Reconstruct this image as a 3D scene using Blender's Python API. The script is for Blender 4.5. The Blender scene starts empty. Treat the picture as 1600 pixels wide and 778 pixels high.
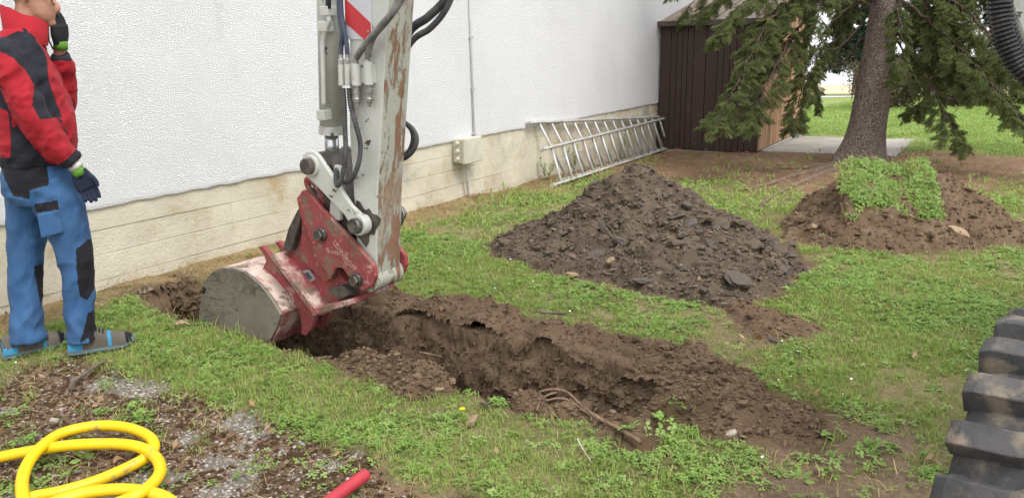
import bpy, bmesh, math, random
import numpy as np
from mathutils import Vector, Matrix
random.seed(7); RNG = np.random.default_rng(7)
R_ = math.radians
scn = bpy.context.scene
col = scn.collection

# ------------------------------------------------------------------ camera
CAM_H, PITCH, ROLL = 1.5, R_(14.7), -0.019
cam_d = bpy.data.cameras.new('camera'); cam = bpy.data.objects.new('camera', cam_d); col.objects.link(cam)
cam_d.sensor_width = 36; cam_d.lens = 27.0; cam_d.clip_start = 0.05; cam_d.clip_end = 3000
Fv = Vector((0, math.cos(PITCH), -math.sin(PITCH))); U0 = Vector((0, math.sin(PITCH), math.cos(PITCH))); R0 = Vector((1, 0, 0))
Rv = R0*math.cos(ROLL)+U0*math.sin(ROLL); Uv = U0*math.cos(ROLL)-R0*math.sin(ROLL)
cam.matrix_world = Matrix(((Rv.x, Uv.x, -Fv.x, 0), (Rv.y, Uv.y, -Fv.y, 0), (Rv.z, Uv.z, -Fv.z, CAM_H), (0, 0, 0, 1)))
scn.camera = cam

# ------------------------------------------------------------------ sky: bright overcast
SUN_EL, SUN_AZ = R_(56), R_(140)
world = bpy.data.worlds.new('World'); scn.world = world; world.use_nodes = True
nt = world.node_tree; nt.nodes.clear()
sky = nt.nodes.new('ShaderNodeTexSky'); sky.sky_type = 'NISHITA'; sky.sun_disc = False
sky.sun_elevation = SUN_EL; sky.sun_rotation = SUN_AZ; sky.air_density = 1.0; sky.dust_density = 4.0
tcw = nt.nodes.new('ShaderNodeTexCoord'); absn = nt.nodes.new('ShaderNodeVectorMath'); absn.operation = 'ABSOLUTE'
sepw = nt.nodes.new('ShaderNodeSeparateXYZ'); absz = nt.nodes.new('ShaderNodeMath'); absz.operation = 'ABSOLUTE'; cmbw = nt.nodes.new('ShaderNodeCombineXYZ')
nt.links.new(tcw.outputs['Generated'], sepw.inputs[0]); nt.links.new(sepw.outputs[2], absz.inputs[0])
nt.links.new(sepw.outputs[0], cmbw.inputs[0]); nt.links.new(sepw.outputs[1], cmbw.inputs[1]); nt.links.new(absz.outputs[0], cmbw.inputs[2])
nt.links.new(cmbw.outputs[0], sky.inputs[0])
hsv = nt.nodes.new('ShaderNodeHueSaturation'); hsv.inputs['Saturation'].default_value = 0.22
mixw = nt.nodes.new('ShaderNodeMix'); mixw.data_type = 'RGBA'; mixw.inputs[0].default_value = 0.72
mixw.inputs[7].default_value = (11.6, 11.8, 12.2, 1)          # even cloud cover
bg = nt.nodes.new('ShaderNodeBackground'); bg.inputs[1].default_value = 0.10
wo = nt.nodes.new('ShaderNodeOutputWorld')
nt.links.new(sky.outputs[0], hsv.inputs['Color']); nt.links.new(hsv.outputs[0], mixw.inputs[6])
nt.links.new(mixw.outputs[2], bg.inputs[0]); nt.links.new(bg.outputs[0], wo.inputs[0])
sun_d = bpy.data.lights.new('sun', 'SUN'); sun_d.energy = 1.4; sun_d.angle = R_(25); sun_d.color = (1, .97, .92)
sun = bpy.data.objects.new('sun', sun_d); col.objects.link(sun)
sdir = Vector((math.sin(SUN_AZ)*math.cos(SUN_EL), math.cos(SUN_AZ)*math.cos(SUN_EL), math.sin(SUN_EL)))
sun.rotation_euler = sdir.to_track_quat('Z', 'Y').to_euler(); sun.location = (0, 0, 20)
scn.view_settings.view_transform = 'Standard'; scn.view_settings.look = 'None'
scn.view_settings.exposure = 1.0; scn.view_settings.gamma = 1.0; scn.view_settings.use_curve_mapping = False

# ------------------------------------------------------------------ layout frames
AW = np.array([-3.06, 4.49, 0.]); dW = np.array([.532, .847, 0.]); dW /= np.linalg.norm(dW); nW = np.array([dW[1], -dW[0], 0.])
def W(s, t, z=0.):              # s runs along the house wall, t away from it
    return AW + dW*s + nW*t + np.array([0, 0, z])
def gz(y):                      # the plot falls gently away from the camera, then drops beyond the field
    y = np.asarray(y, float); u = y-4.0
    a = -.03*np.where(u > 15, u, np.log1p(np.exp(np.minimum(u, 15)*2))/2)
    v = y-62.0
    return a - .05*np.where(v > 60, v, np.log1p(np.exp(np.minimum(v, 60)*.4))/.4)
Fn, Rn, Un = np.array(Fv), np.array(Rv), np.array(Uv); Cn = np.array([0, 0, CAM_H])
def ray(x, y): return Fn + Rn*(x-800)/1200. - Un*(y-389)/1200.
def atY(x, y, Y): d = ray(x, y); return Cn + d*Y/d[1]
def atG(x, y, up=0.):
    z = 0.
    for _ in range(30):
        d = ray(x, y); q = Cn + d*(z+up-CAM_H)/d[2]; z = .5*z+.5*float(gz(q[1]))
    return q
def atS(x, y, s):               # -> (t, z) on the upright plane s
    d = ray(x, y); q = Cn + d*(np.dot(AW+dW*s-Cn, dW)/np.dot(d, dW)); return np.array([(q-AW)@nW, q[2]])

# ------------------------------------------------------------------ noise
def _h(ix, iy, iz, seed):
    n = (ix*374761393 + iy*668265263 + iz*2147483647 + seed*1274126177) & 0xffffffff
    n = ((n ^ (n >> 13))*1274126177) & 0xffffffff
    return ((n ^ (n >> 16)) & 0xffff)/32767.5-1
def vn(x, y, z=0., seed=0):
    x, y, z = np.broadcast_arrays(np.asarray(x, float), np.asarray(y, float), np.asarray(z, float))
    ix, iy, iz = np.floor(x).astype(np.int64), np.floor(y).astype(np.int64), np.floor(z).astype(np.int64)
    fx, fy, fz = x-ix, y-iy, z-iz
    fx, fy, fz = fx*fx*(3-2*fx), fy*fy*(3-2*fy), fz*fz*(3-2*fz)
    r = 0
    for a in (0, 1):
        for b in (0, 1):
            for c in (0, 1):
                r = r + _h(ix+a, iy+b, iz+c, seed)*(fx if a else 1-fx)*(fy if b else 1-fy)*(fz if c else 1-fz)
    return r
def fbm(x, y, z=0., o=4, seed=0, g=.5):
    r = 0; a = 1; k = 1
    for i in range(o):
        r = r + a*vn(np.asarray(x)*k+i*17.3, np.asarray(y)*k+i*9.1, np.asarray(z)*k, seed+i); a *= g; k *= 2.03
    return r
def sst(a, b, x): t = np.clip((np.asarray(x, float)-a)/(b-a), 0, 1); return t*t*(3-2*t)
def inpoly(poly, x, y):
    poly = np.asarray(poly, float)[:, :2]; x = np.asarray(x, float); y = np.asarray(y, float); ins = np.zeros(x.shape, bool); n = len(poly)
    for i in range(n):
        x1, y1 = poly[i]; x2, y2 = poly[(i+1) % n]
        if y1 == y2: continue
        c = ((y1 > y) != (y2 > y)) & (x < (x2-x1)*(y-y1)/(y2-y1)+x1); ins ^= c
    return ins
def polydist(poly, x, y):      # signed distance, negative inside
    poly = np.asarray(poly, float)[:, :2]; d = np.full(np.shape(x), 1e9); n = len(poly)
    for i in range(n):
        a = poly[i]; b = poly[(i+1) % n]; e = b-a; L = e@e
        t = np.clip(((x-a[0])*e[0]+(y-a[1])*e[1])/L, 0, 1)
        d = np.minimum(d, np.hypot(x-a[0]-t*e[0], y-a[1]-t*e[1]))
    return np.where(inpoly(poly, x, y), -d, d)

# ------------------------------------------------------------------ materials
class NT:
    def __init__(s, name):
        s.m = bpy.data.materials.new(name); s.m.use_nodes = True; s.t = s.m.node_tree; s.t.nodes.clear()
        s.out = s.n('ShaderNodeOutputMaterial'); s.b = s.n('ShaderNodeBsdfPrincipled'); s.l(s.b.outputs[0], s.out.inputs[0]); s._co = None
    def n(s, t, **k):
        x = s.t.nodes.new(t)
        for a, v in k.items(): setattr(x, a, v)
        return x
    def l(s, a, b): s.t.links.new(a, b)
    def co(s, scale=(1, 1, 1), kind='Object'):
        tc = s.n('ShaderNodeTexCoord'); mp = s.n('ShaderNodeMapping'); mp.inputs['Scale'].default_value = scale
        s.l(tc.outputs[kind], mp.inputs[0]); return mp.outputs[0]
    def noise(s, sc, det=6, rough=.6, scale=(1, 1, 1), dist=0.):
        x = s.n('ShaderNodeTexNoise'); x.inputs['Scale'].default_value = sc; x.inputs['Detail'].default_value = det
        x.inputs['Roughness'].default_value = rough; x.inputs['Distortion'].default_value = dist; s.l(s.co(scale), x.inputs['Vector']); return x.outputs[0]
    def voro(s, sc, feature='F1', scale=(1, 1, 1)):
        x = s.n('ShaderNodeTexVoronoi', feature=feature); x.inputs['Scale'].default_value = sc; s.l(s.co(scale), x.inputs['Vector']); return x.outputs[0]
    def ramp(s, f, a, b):
        r = s.n('ShaderNodeMapRange'); r.inputs[1].default_value = a; r.inputs[2].default_value = b; r.interpolation_type = 'SMOOTHSTEP'; s.l(f, r.inputs[0]); return r.outputs[0]
    def mix(s, f, a, b, blend='MIX'):
        x = s.n('ShaderNodeMix', data_type='RGBA', blend_type=blend)
        for v, i in ((f, 0), (a, 6), (b, 7)):
            if hasattr(v, 'links'): s.l(v, x.inputs[i])
            elif i == 0: x.inputs[0].default_value = v
            else: x.inputs[i].default_value = (*v, 1)
        return x.outputs[2]
    def math(s, op, a, b=None):
        x = s.n('ShaderNodeMath', operation=op)
        for i, v in enumerate((a, b)):
            if v is None: continue
            if hasattr(v, 'links'): s.l(v, x.inputs[i])
            else: x.inputs[i].default_value = v
        return x.outputs[0]
    def bump(s, h, dist, strength=1.):
        x = s.n('ShaderNodeBump'); x.inputs['Strength'].default_value = strength; x.inputs['Distance'].default_value = dist
        s.l(h, x.inputs['Height']); s.l(x.outputs[0], s.b.inputs['Normal'])
    def col(s, c):
        if hasattr(c, 'links'): s.l(c, s.b.inputs['Base Color'])
        else: s.b.inputs['Base Color'].default_value = (*c, 1)
    def rough(s, r, metal=0., spec=.5):
        if hasattr(r, 'links'): s.l(r, s.b.inputs['Roughness'])
        else: s.b.inputs['Roughness'].default_value = r
        s.b.inputs['Metallic'].default_value = metal; s.b.inputs['Specular IOR Level'].default_value = spec
def simple(name, c1, c2, sc=8, rough=.7, bump=0., bsc=60, metal=0., spec=.4, scale=(1, 1, 1), spots=None, lo=.35, hi=.65):
    k = NT(name); c = k.mix(k.ramp(k.noise(sc, scale=scale), lo, hi), c1, c2)
    if spots:                    # (colour, scale, low, high)
        c = k.mix(k.ramp(k.noise(spots[1], 8, .65, scale=spots[4] if len(spots) > 4 else (1, 1, 1)), spots[2], spots[3]), c, spots[0])
    k.col(c); k.rough(rough, metal, spec)
    if bump: k.bump(k.noise(bsc, 8, .7), bump)
    return k.m
MAT = {}
def build_materials():
    k = NT('white_roughcast'); n1 = k.math('ADD', k.math('MULTIPLY', k.noise(105, 5, .66, (1, 1, 1.2)), .8), k.math('MULTIPLY', k.voro(125, 'F1'), .35)); n2 = k.noise(16, 4, .6)
    k.col(k.mix(k.ramp(k.noise(.8, 5, .6), .35, .7), (.84, .84, .85), (.79, .79, .80)))
    sp = k.ramp(k.noise(7, 9, .75), .66, .74); k.col(k.mix(k.math('MULTIPLY', sp, .5), k.b.inputs['Base Color'].links[0].from_socket, (.42, .41, .39)))
    st2 = k.ramp(k.noise(1.6, 8, .7, (1, 1, .35)), .56, .75); k.col(k.mix(k.math('MULTIPLY', st2, .22), k.b.inputs['Base Color'].links[0].from_socket, (.5, .48, .44)))
    k.rough(.95, spec=.1); k.bump(k.math('ADD', k.ramp(n1, .40, .74), k.math('MULTIPLY', n2, .3)), .008); MAT['plaster'] = k.m
    k = NT('board_marked_concrete')
    c = k.mix(k.ramp(k.noise(2.2, 6, .6), .3, .7), (.62, .57, .45), (.50, .46, .37))
    c = k.mix(k.ramp(k.noise(2.3, 8, .7), .48, .70), c, (.42, .325, .195))
    c = k.mix(k.ramp(k.noise(1.3, 6, .6), .56, .7), c, (.36, .35, .31))
    c = k.mix(k.ramp(k.noise(38, 6, .7), .64, .7), c, (.2, .18, .15))
    k.col(c); k.rough(.9, spec=.2); k.bump(k.math('ADD', k.noise(11, 9, .72), k.noise(70, 6, .7)), .010); MAT['plinth'] = k.m
    def paint(name, c1, c2, chips, chip_lo, chip_hi, chsc=9, dirt=(.22, .2, .17), scale=(1, 1, 1)):
        k = NT(name); c = k.mix(k.ramp(k.noise(5, 6, .6), .35, .7), c1, c2)
        c = k.mix(k.math('MULTIPLY', k.ramp(k.noise(3.5, 9, .7), .52, .75), .45), c, dirt)
        ch = k.ramp(k.noise(chsc, 9, .62, scale), chip_lo, chip_hi); c = k.mix(ch, c, chips)
        k.col(c); k.rough(k.math('ADD', k.math('MULTIPLY', ch, .3), .42), spec=.4)
        k.bump(k.math('SUBTRACT', k.noise(70, 4, .6), k.math('MULTIPLY', ch, 1.6)), .0018); return k.m
    MAT['greypaint'] = paint('worn_light_grey_paint', (.47, .48, .44), (.41, .42, .38), (.07, .055, .045), .645, .665, 17)
    k = NT('rusted_grey_paint'); r = k.ramp(k.noise(11, 10, .72, (1, 1, .3), .3), .505, .565)
    c = k.mix(k.noise(30, 6, .7), (.36, .37, .31), (.29, .29, .235)); c = k.mix(r, c, k.mix(k.noise(22, 8, .7, (1, 1, .5)), (.25, .125, .07), (.15, .088, .058)))
    c = k.mix(k.ramp(k.noise(2.2, 7, .6), .5, .7), c, (.27, .2, .145))
    k.col(c); k.rough(.8, spec=.25); k.bump(k.math('ADD', k.noise(60, 8, .7), r), .002); MAT['rustpaint'] = k.m
    def redpaint(name, dust_lo, dust_hi):
        k = NT(name); c = k.mix(k.ramp(k.noise(6, 7, .65), .3, .7), (.28, .045, .048), (.21, .055, .055))
        c = k.mix(k.ramp(k.noise(9, 10, .72, dist=.4), dust_lo, dust_hi), c, (.52, .42, .36))
        c = k.mix(k.ramp(k.noise(8, 10, .74), .49, .60), c, (.16, .112, .08))
        c = k.mix(k.ramp(k.noise(48, 6, .7), .6, .66), c, (.56, .2, .19))
        k.col(c); k.rough(.62, spec=.35); k.bump(k.noise(45, 8, .7), .0025); return k.m
    MAT['red'] = redpaint('worn_red_paint', .56, .72); MAT['reddust'] = redpaint('dusty_red_paint', .42, .66); MAT['redpale'] = redpaint('pale_scoured_red_paint', .28, .52)
    k = NT('scratched_bucket_steel')
    def scr(ang, sc):
        tc = k.n('ShaderNodeTexCoord'); mp = k.n('ShaderNodeMapping'); mp.inputs['Rotation'].default_value = ang; mp.inputs['Scale'].default_value = (1.2, 1.2, 14)
        nz = k.n('ShaderNodeTexNoise'); nz.inputs['Scale'].default_value = sc; nz.inputs['Detail'].default_value = 2; k.l(tc.outputs['Object'], mp.inputs[0]); k.l(mp.outputs[0], nz.inputs['Vector'])
        return k.math('MULTIPLY', k.ramp(k.math('ABSOLUTE', k.math('SUBTRACT', nz.outputs[0], .5)), .012, .004), 1)
    def curl(sc_, off, w):
        tc = k.n('ShaderNodeTexCoord'); mp = k.n('ShaderNodeMapping'); mp.inputs['Location'].default_value = off; mp.inputs['Rotation'].default_value = off; mp.inputs['Scale'].default_value = (1, 1, 2.2); nz = k.n('ShaderNodeTexNoise'); nz.inputs['Scale'].default_value = sc_; nz.inputs['Detail'].default_value = 1.5; nz.inputs['Distortion'].default_value = .5
        k.l(tc.outputs['Object'], mp.inputs[0]); k.l(mp.outputs[0], nz.inputs['Vector']); return k.ramp(k.math('ABSOLUTE', k.math('SUBTRACT', nz.outputs[0], .5)), w, w*.3)
    sc = k.math('MAXIMUM', k.math('MAXIMUM', curl(5, (.3, .7, .2), .016), curl(6.5, (1.3, .2, .9), .014)), k.math('MAXIMUM', curl(8, (.6, 1.7, 1.1), .018), scr((1.3, -.5, .3), 2.2)))
    c = k.mix(k.ramp(k.noise(4, 6, .6), .35, .7), (.25, .22, .18), (.15, .13, .105)); c = k.mix(k.ramp(k.noise(3, 7, .6), .5, .7), c, (.33, .29, .225))
    c = k.mix(k.math('MULTIPLY', k.math('MULTIPLY', sc, k.ramp(k.noise(3.1, 2, .5), .40, .52)), .8), c, (.075, .068, .06)); k.col(c); k.rough(.55, .35, .5); k.bump(k.noise(40, 7, .7), .002); MAT['bucket'] = k.m
    MAT['greasy'] = simple('greasy_dark_steel', (.05, .045, .04), (.12, .1, .085), 14, .5, .002, 60, .3)
    MAT['pin'] = simple('worn_steel_pin', (.2, .19, .175), (.08, .075, .07), 30, .42, .001, 90, .75, .5)
    MAT['chrome'] = simple('chromed_rod', (.5, .51, .52), (.36, .36, .37), 10, .22, 0, 10, .9)
    MAT['hose'] = simple('black_hose_rubber', (.03, .03, .033), (.075, .072, .07), 18, .55, .0012, 120)
    MAT['hosering'] = simple('dusty_black_conduit', (.018, .018, .02), (.05, .048, .045), 14, .4, .0004, 90)
    MAT['corr'] = simple('dusty_corrugated_sleeve', (.10, .10, .10), (.2, .19, .175), 20, .5, .0006, 90)
    MAT['navyhose'] = simple('navy_braided_hose', (.03, .04, .075), (.06, .065, .09), 30, .6, .0006, 200)
    MAT['zinc'] = simple('dull_zinc_fitting', (.42, .42, .4), (.25, .24, .22), 25, .4, .0008, 80, .7)
    MAT['alu'] = simple('weathered_aluminium', (.56, .55, .53), (.42, .41, .39), 9, .5, .0006, 60, .35, spots=((.25, .23, .2), 16, .62, .72))
    MAT['tyre'] = simple('dusty_tyre_rubber', (.042, .041, .042), (.075, .072, .07), 10, .78, .005, 35, spots=((.19, .155, .115), 13, .50, .70))
    MAT['darksteel'] = simple('dark_grey_chassis_paint', (.06, .06, .065), (.1, .095, .09), 6, .6, .001)
    k = NT('dark_brown_boards'); c = k.mix(k.noise(5, 8, .65, (1, 1, .06)), (.036, .021, .017), (.062, .037, .03)); c = k.mix(k.ramp(k.noise(3.5, 7, .7), .56, .74), c, (.085, .058, .047)); k.col(c); k.rough(.62, spec=.35); k.bump(k.noise(9, 8, .7, (6, 6, .2)), .0015); MAT['brown'] = k.m
    k = NT('weathered_tan_boards'); c = k.mix(k.noise(6, 8, .65, (1, 1, .08)), (.42, .255, .145), (.30, .175, .095)); c = k.mix(k.ramp(k.noise(3, 6, .6), .52, .75), c, (.20, .135, .09)); k.col(c); k.rough(.8, spec=.2); k.bump(k.noise(9, 8, .7, (6, 6, .2)), .0015); MAT['tan'] = k.m
    MAT['roof'] = simple('brown_coated_roof_sheet', (.23, .17, .125), (.17, .125, .095), 3, .5, .0006, 40)
    MAT['fascia'] = simple('dark_fascia', (.05, .035, .03), (.08, .06, .05), 5, .6)
    MAT['slab'] = simple('old_concrete_paving', (.36, .33, .29), (.27, .25, .22), 2.5, .9, .004, 30)
    MAT['box'] = simple('grey_plastic_box', (.52, .5, .41), (.44, .42, .34), 6, .6, .0005)
    MAT['conduit'] = simple('pale_conduit', (.6, .61, .63), (.5, .5, .52), 4, .5)
    def soil(name, a, b, c3):
        k = NT(name); c = k.mix(k.ramp(k.noise(5, 8, .65), .3, .7), a, b); c = k.mix(k.ramp(k.noise(26, 8, .7), .54, .7), c, c3)
        c = k.mix(k.ramp(k.noise(90, 4, .6), .7, .74), c, (.3, .26, .2))
        k.col(c); k.rough(.97, spec=.1); k.bump(k.noise(60, 10, .78), .016); return k.m
    MAT['soil'] = soil('dark_brown_soil', (.122, .080, .051), (.185, .128, .083), (.08, .052, .034))
    MAT['soilgrey'] = soil('grey_brown_soil', (.09, .067, .049), (.145, .111, .082), (.06, .045, .034))
    MAT['trenchsoil'] = soil('cut_trench_soil', (.155, .105, .066), (.205, .145, .095), (.095, .062, .04))
    MAT['clod'] = simple('soil_clod', (.10, .067, .043), (.175, .122, .08), 16, .97, .006, 70, spec=.1)
    MAT['clodgrey'] = simple('grey_clod', (.092, .07, .052), (.16, .124, .093), 16, .95, .005, 70, spec=.1)
    MAT['slate'] = simple('broken_dark_rubble', (.072, .058, .049), (.125, .103, .086), 12, .85, .004, 50, spec=.25)
    MAT['stonetan'] = simple('tan_stone', (.33, .25, .16), (.24, .17, .105), 12, .9, .003, 60, spec=.2)
    MAT['stonepale'] = simple('pale_stone', (.46, .41, .33), (.34, .29, .22), 14, .9, .002, 60, spec=.2)
    MAT['bark'] = None
    k = NT('spruce_bark'); n = k.noise(16, 9, .75, (1, 1, .8)); v = k.math('ADD', k.voro(34, 'DISTANCE_TO_EDGE', (1, 1, .75)), k.math('MULTIPLY', k.math('SUBTRACT', k.noise(40, 5, .7), .5), .16))
    c = k.mix(k.ramp(n, .3, .7), (.25, .19, .16), (.38, .31, .275)); c = k.mix(k.ramp(v, .07, -.03), c, (.12, .085, .07)); k.col(c); k.rough(.95, spec=.1)
    k.bump(k.math('ADD', k.ramp(v, -.03, .12), n), .028); MAT['bark'] = k.m
    MAT['rootbark'] = simple('root_bark', (.19, .135, .10), (.125, .085, .062), 12, .95, .01, 40, spec=.1)
    MAT['twigwood'] = simple('spruce_twig_bark', (.06, .043, .033), (.11, .082, .066), 20, .95, .003, 60, spec=.1)
    def leafy(name, cols, trans=.35, rough=.6, spec=.25):
        k = NT(name); oi = k.n('ShaderNodeObjectInfo'); r = k.n('ShaderNodeValToRGB'); e = r.color_ramp.elements
        for i, c in enumerate(cols):
            p = i/(len(cols)-1)
            if i < 2: e[i].position = p if i else 0.; el = e[i]
            else: el = e.new(p)
            el.color = (*c, 1)
        e[len(cols)-1].position = 1.
        for i in range(len(cols)): r.color_ramp.elements[i].position = i/(len(cols)-1); r.color_ramp.elements[i].color = (*cols[i], 1)
        k.l(oi.outputs['Random'], r.inputs[0]); k.l(r.outputs[0], k.b.inputs['Base Color']); k.rough(rough, spec=spec)
        tr = k.n('ShaderNodeBsdfTranslucent'); ms = k.n('ShaderNodeMixShader'); ms.inputs[0].default_value = trans
        k.l(r.outputs[0], tr.inputs[0]); k.l(k.b.outputs[0], ms.inputs[1]); k.l(tr.outputs[0], ms.inputs[2]); k.l(ms.outputs[0], k.out.inputs[0]); return k.m
    MAT['needle'] = leafy('spruce_needles', [(.105, .135, .052), (.185, .22, .082), (.13, .165, .062), (.235, .26, .10), (.115, .145, .06)], .4)
    MAT['needledark'] = leafy('dark_conifer_needles', [(.03, .052, .03), (.045, .075, .038), (.028, .045, .03)], .15)  # darker green needle tones for the far conifers
    MAT['grass'] = leafy('lawn_blades', [(.235, .34, .065), (.31, .42, .10), (.195, .295, .055), (.40, .44, .16), (.265, .375, .08)], .4)
    MAT['drygrass'] = leafy('dry_straw', [(.36, .27, .12), (.42, .33, .17), (.27, .19, .09), (.33, .27, .11)], .2)
    MAT['clover'] = leafy('clover_leaves', [(.195, .315, .065), (.26, .40, .095), (.165, .27, .06), (.32, .44, .14)], .38)
    MAT['shrub'] = leafy('brownish_shrub_leaves', [(.10, .10, .05), (.13, .09, .06), (.07, .09, .035), (.16, .13, .08)], .2)
    MAT['petal'] = simple('white_petals', (.85, .85, .83), (.75, .74, .7), 5, .6)
    MAT['yellowpetal'] = simple('yellow_petals', (.85, .6, .01), (.8, .5, .01), 5, .6)
    MAT['deadleaf'] = leafy('dead_leaves', [(.26, .13, .06), (.33, .2, .11), (.38, .27, .17), (.2, .1, .05)], .15)
    k = NT('moss_and_dirt'); MAT['moss'] = soil('brown_dry_moss', (.14, .085, .048), (.105, .064, .037), (.18, .13, .065))
    MAT['pebble'] = leafy('aggregate_pebbles', [(.30, .285, .26), (.2, .19, .18), (.40, .38, .35), (.25, .2, .165), (.16, .15, .14)], 0.)
    MAT['yellow'] = simple('yellow_pvc_hose', (.76, .50, .006), (.70, .45, .008), 3, .42, .0006, 30, spec=.4, spots=((.34, .24, .08), 10, .60, .74))
    MAT['redpipe'] = simple('red_plastic_pipe', (.42, .035, .05), (.35, .03, .042), 4, .5, .0004, 30)
    MAT['root'] = simple('bare_root', (.20, .125, .08), (.11, .07, .045), 20, .85, .003, 60)
    MAT['stick'] = simple('grey_dead_stick', (.16, .13, .11), (.09, .07, .06), 20, .9, .003, 60)
    MAT['skin'] = simple('skin', (.42, .22, .15), (.36, .18, .12), 14, .55, .0006, 90)
    MAT['hair'] = simple('short_dark_hair', (.03, .022, .018), (.06, .045, .035), 40, .6, .004, 90)
    def cloth(name, a, b, bs=.0006):
        k = NT(name); c = k.mix(k.ramp(k.noise(6, 6, .6), .3, .7), a, b); k.col(c); k.rough(.85, spec=.2)
        k.b.inputs['Sheen Weight'].default_value = .03; k.bump(k.noise(420, 3, .6), bs); return k.m
    MAT['jred'] = cloth('red_softshell', (.33, .015, .024), (.27, .013, .02)); MAT['jblack'] = cloth('charcoal_softshell', (.012, .013, .019), (.02, .021, .028))
    MAT['blue'] = cloth('blue_work_cotton', (.03, .088, .20), (.048, .115, .24), .0015); MAT['tblack'] = cloth('black_work_cotton', (.009, .009, .012), (.016, .016, .02), .001)
    MAT['navyglove'] = cloth('navy_coated_glove', (.010, .015, .03), (.016, .023, .042)); MAT['blackglove'] = cloth('black_coated_glove', (.013, .013, .016), (.024, .024, .028))
    MAT['greenknit'] = cloth('green_knit', (.10, .24, .03), (.08, .19, .03), .003); MAT['whiteknit'] = cloth('white_knit', (.6, .58, .55), (.5, .48, .45), .003)
    MAT['shoegrey'] = cloth('grey_mesh_shoe', (.15, .13, .105), (.095, .085, .07), .003); MAT['shoeblue'] = cloth('blue_shoe_trim', (.05, .24, .40), (.045, .2, .35)); MAT['sole'] = cloth('teal_grey_sole', (.10, .18, .22), (.15, .19, .19))
    MAT['soleyel'] = cloth('lime_sole_edge', (.4, .42, .12), (.33, .34, .12)); MAT['black'] = simple('black_plastic', (.01, .01, .012), (.02, .02, .022), 5, .35)
    MAT['signred'] = simple('red_reflective_foil', (.48, .035, .04), (.42, .03, .035), 5, .4); MAT['signwhite'] = simple('grey_white_reflective_foil', (.5, .51, .54), (.44, .45, .48), 7, .4)
    MAT['plate'] = simple('metal_nameplate', (.5, .5, .47), (.35, .35, .33), 30, .4, 0, 5, .4); MAT['print'] = simple('plate_print', (.05, .07, .09), (.09, .1, .12), 20, .6)
    MAT['emboss'] = simple('worn_raised_letters', (.45, .30, .25), (.36, .17, .14), 30, .7)
    MAT['yellowtext'] = simple('yellow_print', (.6, .5, .08), (.6, .5, .08), 5, .6); MAT['whiteprint'] = simple('white_print', (.55, .57, .62), (.5, .5, .55), 5, .6)
    MAT['terracotta'] = simple('broken_brick', (.38, .15, .075), (.28, .11, .06), 14, .9, .003, 60)
    MAT['field'] = simple('dry_field', (.5, .42, .28), (.42, .36, .24), .5, .95); MAT['path'] = simple('pale_path', (.62, .6, .56), (.55, .53, .5), 1, .9)
build_materials()

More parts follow.
